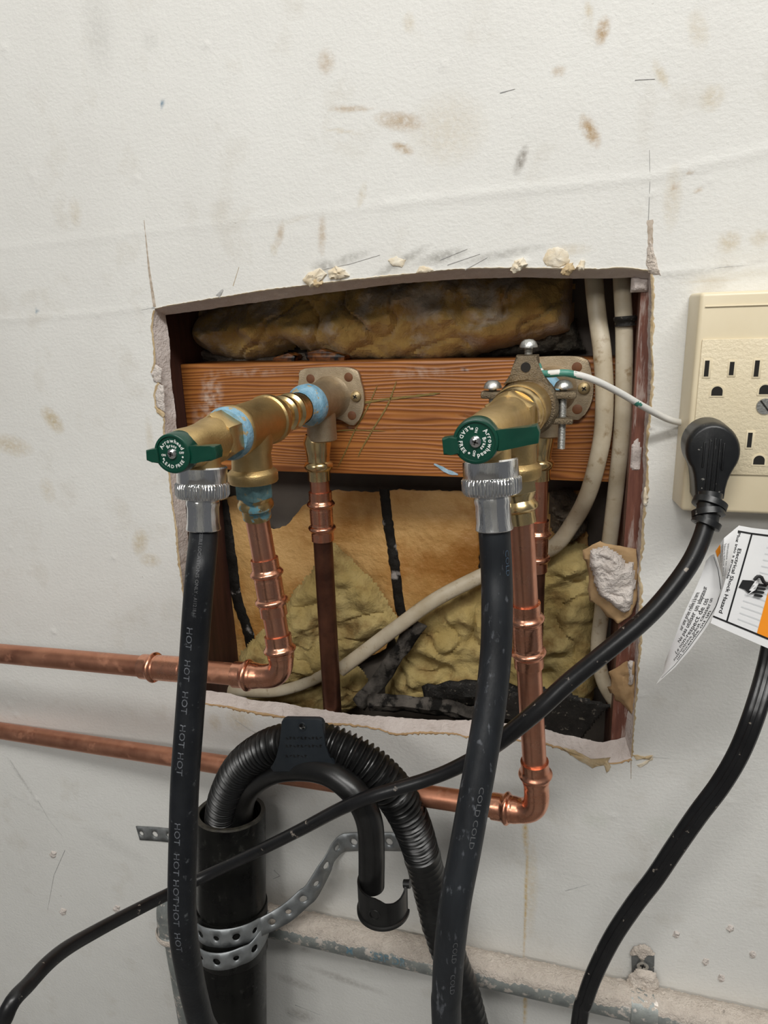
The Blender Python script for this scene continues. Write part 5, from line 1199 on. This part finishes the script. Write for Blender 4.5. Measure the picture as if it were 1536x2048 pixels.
# pipe clip
cl = thing('conduit_clip', 'small steel conduit clip with one screw, dusted with plaster', 'clip', tuple(P(1285, 1990, -15)))
bm = bmesh.new(); px_prism(bm, [(1264, 1948), (1263, 1912), (1275, 1903), (1295, 1903), (1309, 1914), (1308, 1952)], -2.4, -.2, .5); part('clip_tab', bm, 'old_strap', cl)
sc0 = s_px(1258); bm = bmesh.new(); sweep(bm, Path([tuple(pc.at(sc0)[0]), tuple(pc.at(sc0 + 20)[0])], 4), 14.4, 32); part('clip_band', bm, 'conduit', cl)
bm = bmesh.new(); scp = P(1284, 1920, -2.4); lathe(bm, [(0, 2.4), (3, 2.8), (5.0, 4.6), (5.6, 4.6), (5.4, 3.0), (4.6, 0)], scp, (0.05, -1, -.15), 24); part('screw', bm, 'zinc', cl)
bm = bmesh.new()
for a in (.2, .2 + math.pi / 2): box(bm, scp + Vector((.25, -5.4, -.8)), (4.2, .5, .9), Matrix.Rotation(a, 3, 'Y'))
part('screw_slot', bm, 'void', cl, smooth=False)
ob = lump('dust_pile', [(1262, 1912), (1270, 1898), (1283, 1892), (1300, 1898), (1309, 1912), (1296, 1908), (1288, 1918), (1280, 1915), (1274, 1908)], -2.2, 3, 'dust', 44, cl, edge=2, step=.9, amp=.6, ns=.15); ob['kind'] = 'stuff'
ob = lump('dust_pile', [(1258, 1950), (1285, 1938), (1310, 1950), (1318, 1972), (1290, 1985), (1250, 1978)], -8, 6, 'dust', 46, cl, edge=5, step=1.0, amp=.5, ns=.15); ob['kind'] = 'stuff'

# ================================================================ OUTLET, PLUG, CORDS
YF = -26.0
tap = thing('outlet_tap', 'ivory six-way outlet tap on the wall at right', 'outlet', tuple(P(1362, 1020, 0)))
fl = P(1400, 592, YF); bl = P(1364, 1018, YF); xl = (fl.x + bl.x) / 2; zt_, zb_ = P(1450, 583, YF).z, P(1450, 1026, YF).z
XR = xl + 118
bm = bmesh.new(); box(bm, ((xl + XR) / 2, YF / 2 + .3, (zt_ + zb_) / 2), (XR - xl, -YF + .2, zt_ - zb_), bev=2.4, seg=3)
for v in bm.verts:
    k = (v.co.y - YF) / -YF
    if v.co.x < (xl + XR) / 2: v.co.x -= 3.2 * k
    else: v.co.x += 3.2 * k
part('tap_body', bm, 'ivory', tap)
pl0, pl1 = P(1403, 679, YF), P(1378, 946, YF)
bm = bmesh.new(); xA, xB = xl + 3.0, XR - 3.0; box(bm, ((xA + xB) / 2, YF - .3, (pl0.z + pl1.z) / 2), (xB - xA, 1.2, pl0.z - pl1.z), bev=.35); part('face_panel', bm, 'ivory_tex', tap)
bm = bmesh.new(); box(bm, ((xA + xB) / 2, YF - .2, P(1450, 612, YF).z), (xB - xA, .8, .8), bev=.3); part('ridge', bm, 'ivory', tap)
yS = YF - 1.0
def slot(px, py, w, h, mat='void'):
    c = P(px, py, yS); 
    f = bmesh.new(); box(f, c, (w + 2.2, .5, h + 2.2), bev=.2); part('slot_frame', f, 'ivory', tap)
    b_ = bmesh.new(); box(b_, c + Vector((-.2, -.25, 0)), (w, .12, h)); part('slot', b_, mat, tap, smooth=False)
def ghole(px, py, r):
    c = P(px, py, yS); pf = [(r * math.cos(a), r * math.sin(a)) for a in np.linspace(0, math.pi, 14)] + [(-r, -r * .8), (r, -r * .8)]
    for nm, k, y, mt in (('slot_frame', 1.32, -.25, 'ivory'), ('ground_hole', 1.0, -.32, 'void')):
        b_ = bmesh.new(); prism(b_, [c + Vector((x * k, y, z * k)) for x, z in pf], [c + Vector((x * k, .3, z * k)) for x, z in pf]); part(nm, b_, mt, tap, smooth=False)
for px_, py_, h in ((1414, 737, 9.4), (1464, 737, 7.8), (1514, 737, 9.4), (1564, 737, 7.8), (1500, 880, 9.0), (1550, 881, 7.6)): slot(px_, py_, 2.5, h)
for px_, py_ in ((1434, 783), (1530, 780), (1518, 921)): ghole(px_, py_, 3.1)
bm = bmesh.new(); c = P(1530, 813, yS); lathe(bm, [(0, 4.9), (.5, 4.6), (.5, 0)], c, (0, -1, 0), 28); s = part('screw', bm, 'zinc', tap)
bm = bmesh.new(); box(bm, c + Vector((0, -.5, 0)), (9, .3, .9), Matrix.Rotation(.9, 3, 'Y')); part('screw_slot', bm, 'void', s, smooth=False)
# plug and power cord
pr_ = thing('power_cord', 'black power cord with round right-angle plug, drooping left behind both hoses', 'power cord', tuple(Q(0, 2040, 400)))
yp = -52.0
def ol(cx, cy, r, neck, nb):
    out = []
    for k in range(26):
        a = math.radians(-38 + (256) * k / 25); out.append((cx + r[0] * math.cos(a) * 1, cy - r[1] * math.sin(a)))
    return out
head = ol(1428, 903, (56, 57), 0, 0)
head = head + [(1388, 952), (1390, 970), (1391, 988), (1391, 1004), (1450, 1002), (1453, 984), (1458, 966), (1465, 950)]
bm = bmesh.new(); px_round(bm, head, yp, YF - 1.5, 6.0, .84); pg = part('plug', bm, 'plug', pr_)
for k, (xx, y0, y1) in enumerate(((1408, 884, 935), (1417, 878, 985), (1427, 876, 985), (1437, 878, 985), (1447, 886, 940))):
    bm = bmesh.new(); a, b = P(xx, y0, yp - .3), P(xx - 1, y1, yp - .3); box(bm, (a + b) / 2, (1.2, 1.4, (a - b).length), bev=.5); part('grip_rib', bm, 'plug', pg)
cordpts = [(1420, 1000, 383, 5.0), (1416, 1030, 381, 4.9), (1404, 1075, 380, 4.9), (1378, 1130, 380, 5.0), (1330, 1195, 382, 5.1), (1280, 1247, 386, 5.1), (1210, 1305, 392, 5.2), (1140, 1362, 399, 5.3), (1075, 1421, 404, 5.3), (1010, 1474, 412, 5.2), (960, 1510, 430, 4.9), (900, 1541, 440, 4.6), (850, 1560, 446, 4.5), (800, 1575, 450, 4.5), (740, 1593, 455, 4.5), (680, 1618, 466, 4.4), (600, 1660, 496, 4.4), (520, 1700, 524, 4.4), (440, 1738, 545, 4.4), (380, 1767, 545, 4.4), (300, 1806, 520, 4.5), (200, 1858, 480, 4.6), (120, 1906, 445, 4.7), (60, 1965, 420, 4.7), (10, 2035, 405, 4.8)]
cpts = [(*Q(a, b, z), r) for a, b, z, r in cordpts]; e = Q(10, 2035, 405); cpts += [(e.x - 30, e.y, e.z - 80, 4.8), (e.x - 50, e.y, FZ + 200, 4.8), (e.x - 50, e.y - 20, FZ + 6, 4.8)]
pw = Path(cpts, 3); bm = bmesh.new(); sweep(bm, pw, lambda s, L: float(np.interp(s, pw.s, pw.ch)), 24); cj = part('cord_jacket', bm, 'cord', pr_)
for k, (s, r) in enumerate(((0.5, 9.2), (6, 8.6), (11.5, 7.8))):
    bm = bmesh.new(); c, T, F, R = pw.at(s + 2); tl = (T + R * (.25 if k % 2 else -.2)).normalized(); lathe(bm, [(-2, r * .7), (-1.8, r), (1.6, r), (2, r * .7)], c, tl, 28); part('strain_relief_ring', bm, 'plug', pg)
bm = bmesh.new(); sweep(bm, Path([tuple(pw.at(0)[0] + Vector((0, 0, 4))), tuple(pw.at(14)[0])], 2), 6.2, 20); part('strain_relief_neck', bm, 'plug', pg)
def s_near_px(pa, px):
    b = min(range(len(pa.c)), key=lambda i: abs(_proj(pa.c[i])[0] - px)); return pa.s[b]
# ribbed flat cord at right
rp = [(1560, 1200, 388), (1545, 1290, 388), (1532, 1350, 388), (1508, 1430, 384), (1478, 1505, 392), (1440, 1570, 402), (1395, 1630, 412), (1350, 1695, 424), (1310, 1755, 436), (1268, 1810, 448), (1225, 1875, 462), (1190, 1945, 474), (1170, 2000, 482), (1158, 2050, 488)]
rpts = [tuple(Q(*p)) for p in rp]; e = Q(1158, 2050, 488); rpts += [(e.x - 5, e.y - 10, e.z - 120), (e.x, e.y - 40, FZ + 200), (e.x, e.y - 40, FZ + 8)]
rpts = [tuple(Q(1600, 1000, 384))] + rpts
def ribbed(th): 
    base = 1.0 / math.sqrt(math.cos(th) ** 2 / (.55 ** 2) + math.sin(th) ** 2); x = math.sin(th) * base; return base * (1 - .10 * (math.cos(x * 3.0 * math.pi) < -.2))
o, prc = tube('appliance_cord', rpts, 6.3, 'cord', None, 48, 3, shape=ribbed); tag(o, 'flat ribbed black cord hanging down from the warning label at right', 'power cord')

# warning label ---------------------------------------------------------------
lab = thing('warning_label', 'white warning tag with orange band, its lower left curled over', 'label', tuple(Q(1480, 1290, 366)))
def patch(rows):
    """rows: list of polylines (px,py,z) for v levels; returns fn(u 0..1, v 0..1)"""
    R = [[Q(*p) for p in r] for r in rows]
    def fn(u, v):
        v = max(0, min(1, v)) * (len(R) - 1); i = min(len(R) - 2, int(v)); t = v - i
        def ru(r): 
            w = max(0, min(1, u)) * (len(r) - 1); j = min(len(r) - 2, int(w)); return r[j].lerp(r[j + 1], w - j)
        return ru(R[i]).lerp(ru(R[i + 1]), t)
    return fn
def sheet_patch(fn, name, mat, parent, nu=24, nv_=24, u0=0, u1=1, v0=0, v1=1, lift=0.0):
    bm = bmesh.new(); g = [[bm.verts.new(fn(u0 + (u1 - u0) * i / nu, v0 + (v1 - v0) * j / nv_) + Vector((0, -lift, 0))) for j in range(nv_ + 1)] for i in range(nu + 1)]
    for i in range(nu):
        for j in range(nv_): bm.faces.new((g[i][j], g[i + 1][j], g[i + 1][j + 1], g[i][j + 1]))
    me = bpy.data.meshes.new(name); bm.to_mesh(me); bm.free(); return link_mesh(name, me, mat, parent, smooth=True)
# front face: u runs top to bottom (reading direction), v runs right (letter tops)
front = patch([[(1478, 1051, 366), (1463, 1120, 364), (1443, 1185, 363), (1421, 1246, 364)], [(1505, 1056, 366), (1447, 1258, 364)], [(1560, 1062, 368), (1500, 1281, 366)], [(1640, 1080, 372), (1585, 1318, 370)]])
fp = sheet_patch(front, 'tag_front', 'paper', lab)
curl = patch([[(1430, 1103, 376), (1437, 1125, 377), (1447, 1165, 377), (1447, 1195, 376), (1422, 1244, 372)], [(1448, 1076, 369), (1446, 1110, 369), (1445, 1165, 368), (1435, 1210, 367), (1422, 1245, 366)], [(1478, 1051, 366), (1463, 1120, 364), (1443, 1185, 363), (1421, 1246, 364)]])
cp = sheet_patch(curl, 'tag_curl', 'paper', lab, 24, 12)
back = patch([[(1428, 1108, 372), (1441, 1140, 371), (1449, 1182, 370), (1440, 1212, 369), (1413, 1255, 370), (1380, 1300, 372), (1350, 1335, 375), (1312, 1369, 379)], [(1420, 1112, 376), (1425, 1140, 376), (1425, 1180, 376), (1413, 1210, 376), (1390, 1255, 376), (1365, 1290, 378), (1345, 1320, 380), (1326, 1345, 382)], [(1412, 1122, 380), (1403, 1150, 381), (1390, 1180, 382), (1378, 1205, 383), (1362, 1240, 384), (1350, 1275, 385), (1340, 1297, 386), (1330, 1325, 387)]])
bp_ = sheet_patch(back, 'tag_back', 'paper', lab, 40, 12)
def ptext(fn, items, mat, parent, L, W, lift=.15, bold=.02, name='lettering'):
    """items (u0 mm, v0 mm, size, text, sx)"""
    bm = bmesh.new()
    for u0, v0, s, t, sx in items:
        add_text(bm, t, lambda u, v: fn((u0 + u) / L, (v0 + v) / W) + Vector((0, -lift, 0)), s, bold, sx=sx)
    return text_part(name, bm, mat, parent)
def pquad(bm, fn, u0, u1, v0, v1, lift=.12, n=12):
    m = 24
    g = [[bm.verts.new(fn(u0 + (u1 - u0) * i / n, v0 + (v1 - v0) * j / m) + Vector((0, -lift - .12, 0))) for j in range(m + 1)] for i in range(n + 1)]
    for i in range(n):
        for j in range(m): bm.faces.new((g[i][j], g[i + 1][j], g[i + 1][j + 1], g[i][j + 1]))
# border and rules on the front (v positions are fractions)
bm = bmesh.new()
pquad(bm, front, .045, .062, 0, 1); pquad(bm, front, .915, .932, 0, 1)
pquad(bm, front, .055, .92, .335, .355, n=24)
text_part('border', bm, 'black_ink', fp)
LU, WV = 52.0, 45.0
ptext(front, [(11, 4.6, 6.4, 'Electrical Shock Hazard', .56)], 'black_ink', fp, LU, WV)
ptext(front, [(3.2, .4, 4.6, 'Plug into a grounde', .66)], 'black_ink', fp, LU, WV)
bm = bmesh.new()
for i in range(14): pquad(bm, front, .10 + i * .058, .112 + i * .058, .46 + (.1 if i < 7 else 0), .70, lift=.02, n=2)
text_part('hatching', bm, 'hatch', fp)
bm = bmesh.new(); pquad(bm, front, .062, .915, .70, 1.0, lift=.14, n=20); text_part('orange_band', bm, 'orange', fp)
bm = bmesh.new(); add_text(bm, 'WARNING', lambda u, v: front((6 + u) / LU, (34 + v) / WV) + Vector((0, -.25, 0)), 8, .03, sx=.8); text_part('lettering', bm, 'black_ink', fp)
# hand pictogram
def blob(pts, mat='black_ink', lift=.2):
    bm = bmesh.new(); vs = [bm.verts.new(Q(x, y, 366) + Vector((0, -1.2 - lift, 0))) for x, y in pts]; bm.faces.new(vs); bmesh.ops.triangulate(bm, faces=bm.faces); text_part('hand_symbol', bm, mat, fp)
blob([(1484, 1158), (1502, 1159), (1512, 1163), (1514, 1172), (1512, 1184), (1496, 1184), (1488, 1177), (1476, 1173)])
for k in range(4): 
    y = 1164 + k * 7; blob([(1508, y), (1532 - k * 3, y + 3), (1534 - k * 3, y + 6), (1530 - k * 3, y + 8), (1506, y + 5)])
bm = bmesh.new(); sweep(bm, Path([tuple(Q(a, b, 365) + Vector((0, -1.4, 0))) for a, b in ((1508, 1158), (1514, 1151), (1522, 1153), (1526, 1162), (1536, 1166), (1550, 1160))], 1), .9, 8); part('hand_symbol', bm, 'black_ink', fp)
bm = bmesh.new(); vs = [bm.verts.new(Q(x, y, 364.4) + Vector((0, -1.3, 0))) for x, y in ((1512, 1157), (1504, 1168), (1509, 1169), (1497, 1179), (1502, 1180), (1494, 1188), (1510, 1178), (1505, 1176), (1516, 1166), (1510, 1165))]; bm.faces.new(vs); bmesh.ops.triangulate(bm, faces=bm.faces); text_part('flash_symbol', bm, 'paper', fp)
# small print in the curl
its = []
for i, t in enumerate(('Do not remove ground prong.', 'Do not use an adapter.', 'Failure to follow these', 'instructions can result in')): its.append((2 + i * 1.0, 3 + i * 2.1, 1.9, t, .8))
ptext(curl, its, 'black_ink', cp, 40.0, 14.0, bold=.0)
bm = bmesh.new(); pquad(bm, curl, .0, .14, .02, .28, lift=.2); text_part('orange_corner', bm, 'orange', cp)
bm = bmesh.new(); pquad(bm, back, .02, .97, .13, .16, n=40, lift=.2); text_part('border', bm, 'black_ink', bp_)
its = [(18, 9.6, 3.0, 'Brancher sur une prise de', .6), (24, 7.2, 3.0, 'Ne pas utiliser un adaptateur.', .6), (26, 5.0, 3.2, 'Le non-respect de ces', .72), (30, 3.0, 3.2, 'instructions peut causer un', .6), (34, 1.3, 3.0, 'incendie ou un', .7)]
its = [(26, 9.2, 2.0, 'sur une prise reliée à la terre', 1.0), (20, 7.4, 2.2, 'Ne pas utiliser un adaptateur', 1.3), (14, 5.6, 2.2, 'Le non-respect de ces', 1.6), (11, 3.9, 2.2, 'instructions peut causer un', 1.45), (13, 2.3, 2.1, 'un incendie ou un', 1.7)]
back2 = lambda u, v: back(1 - u, v)
ptext(back2, its, 'black_ink', bp_, 72.0, 11.0, bold=.01, lift=.25)
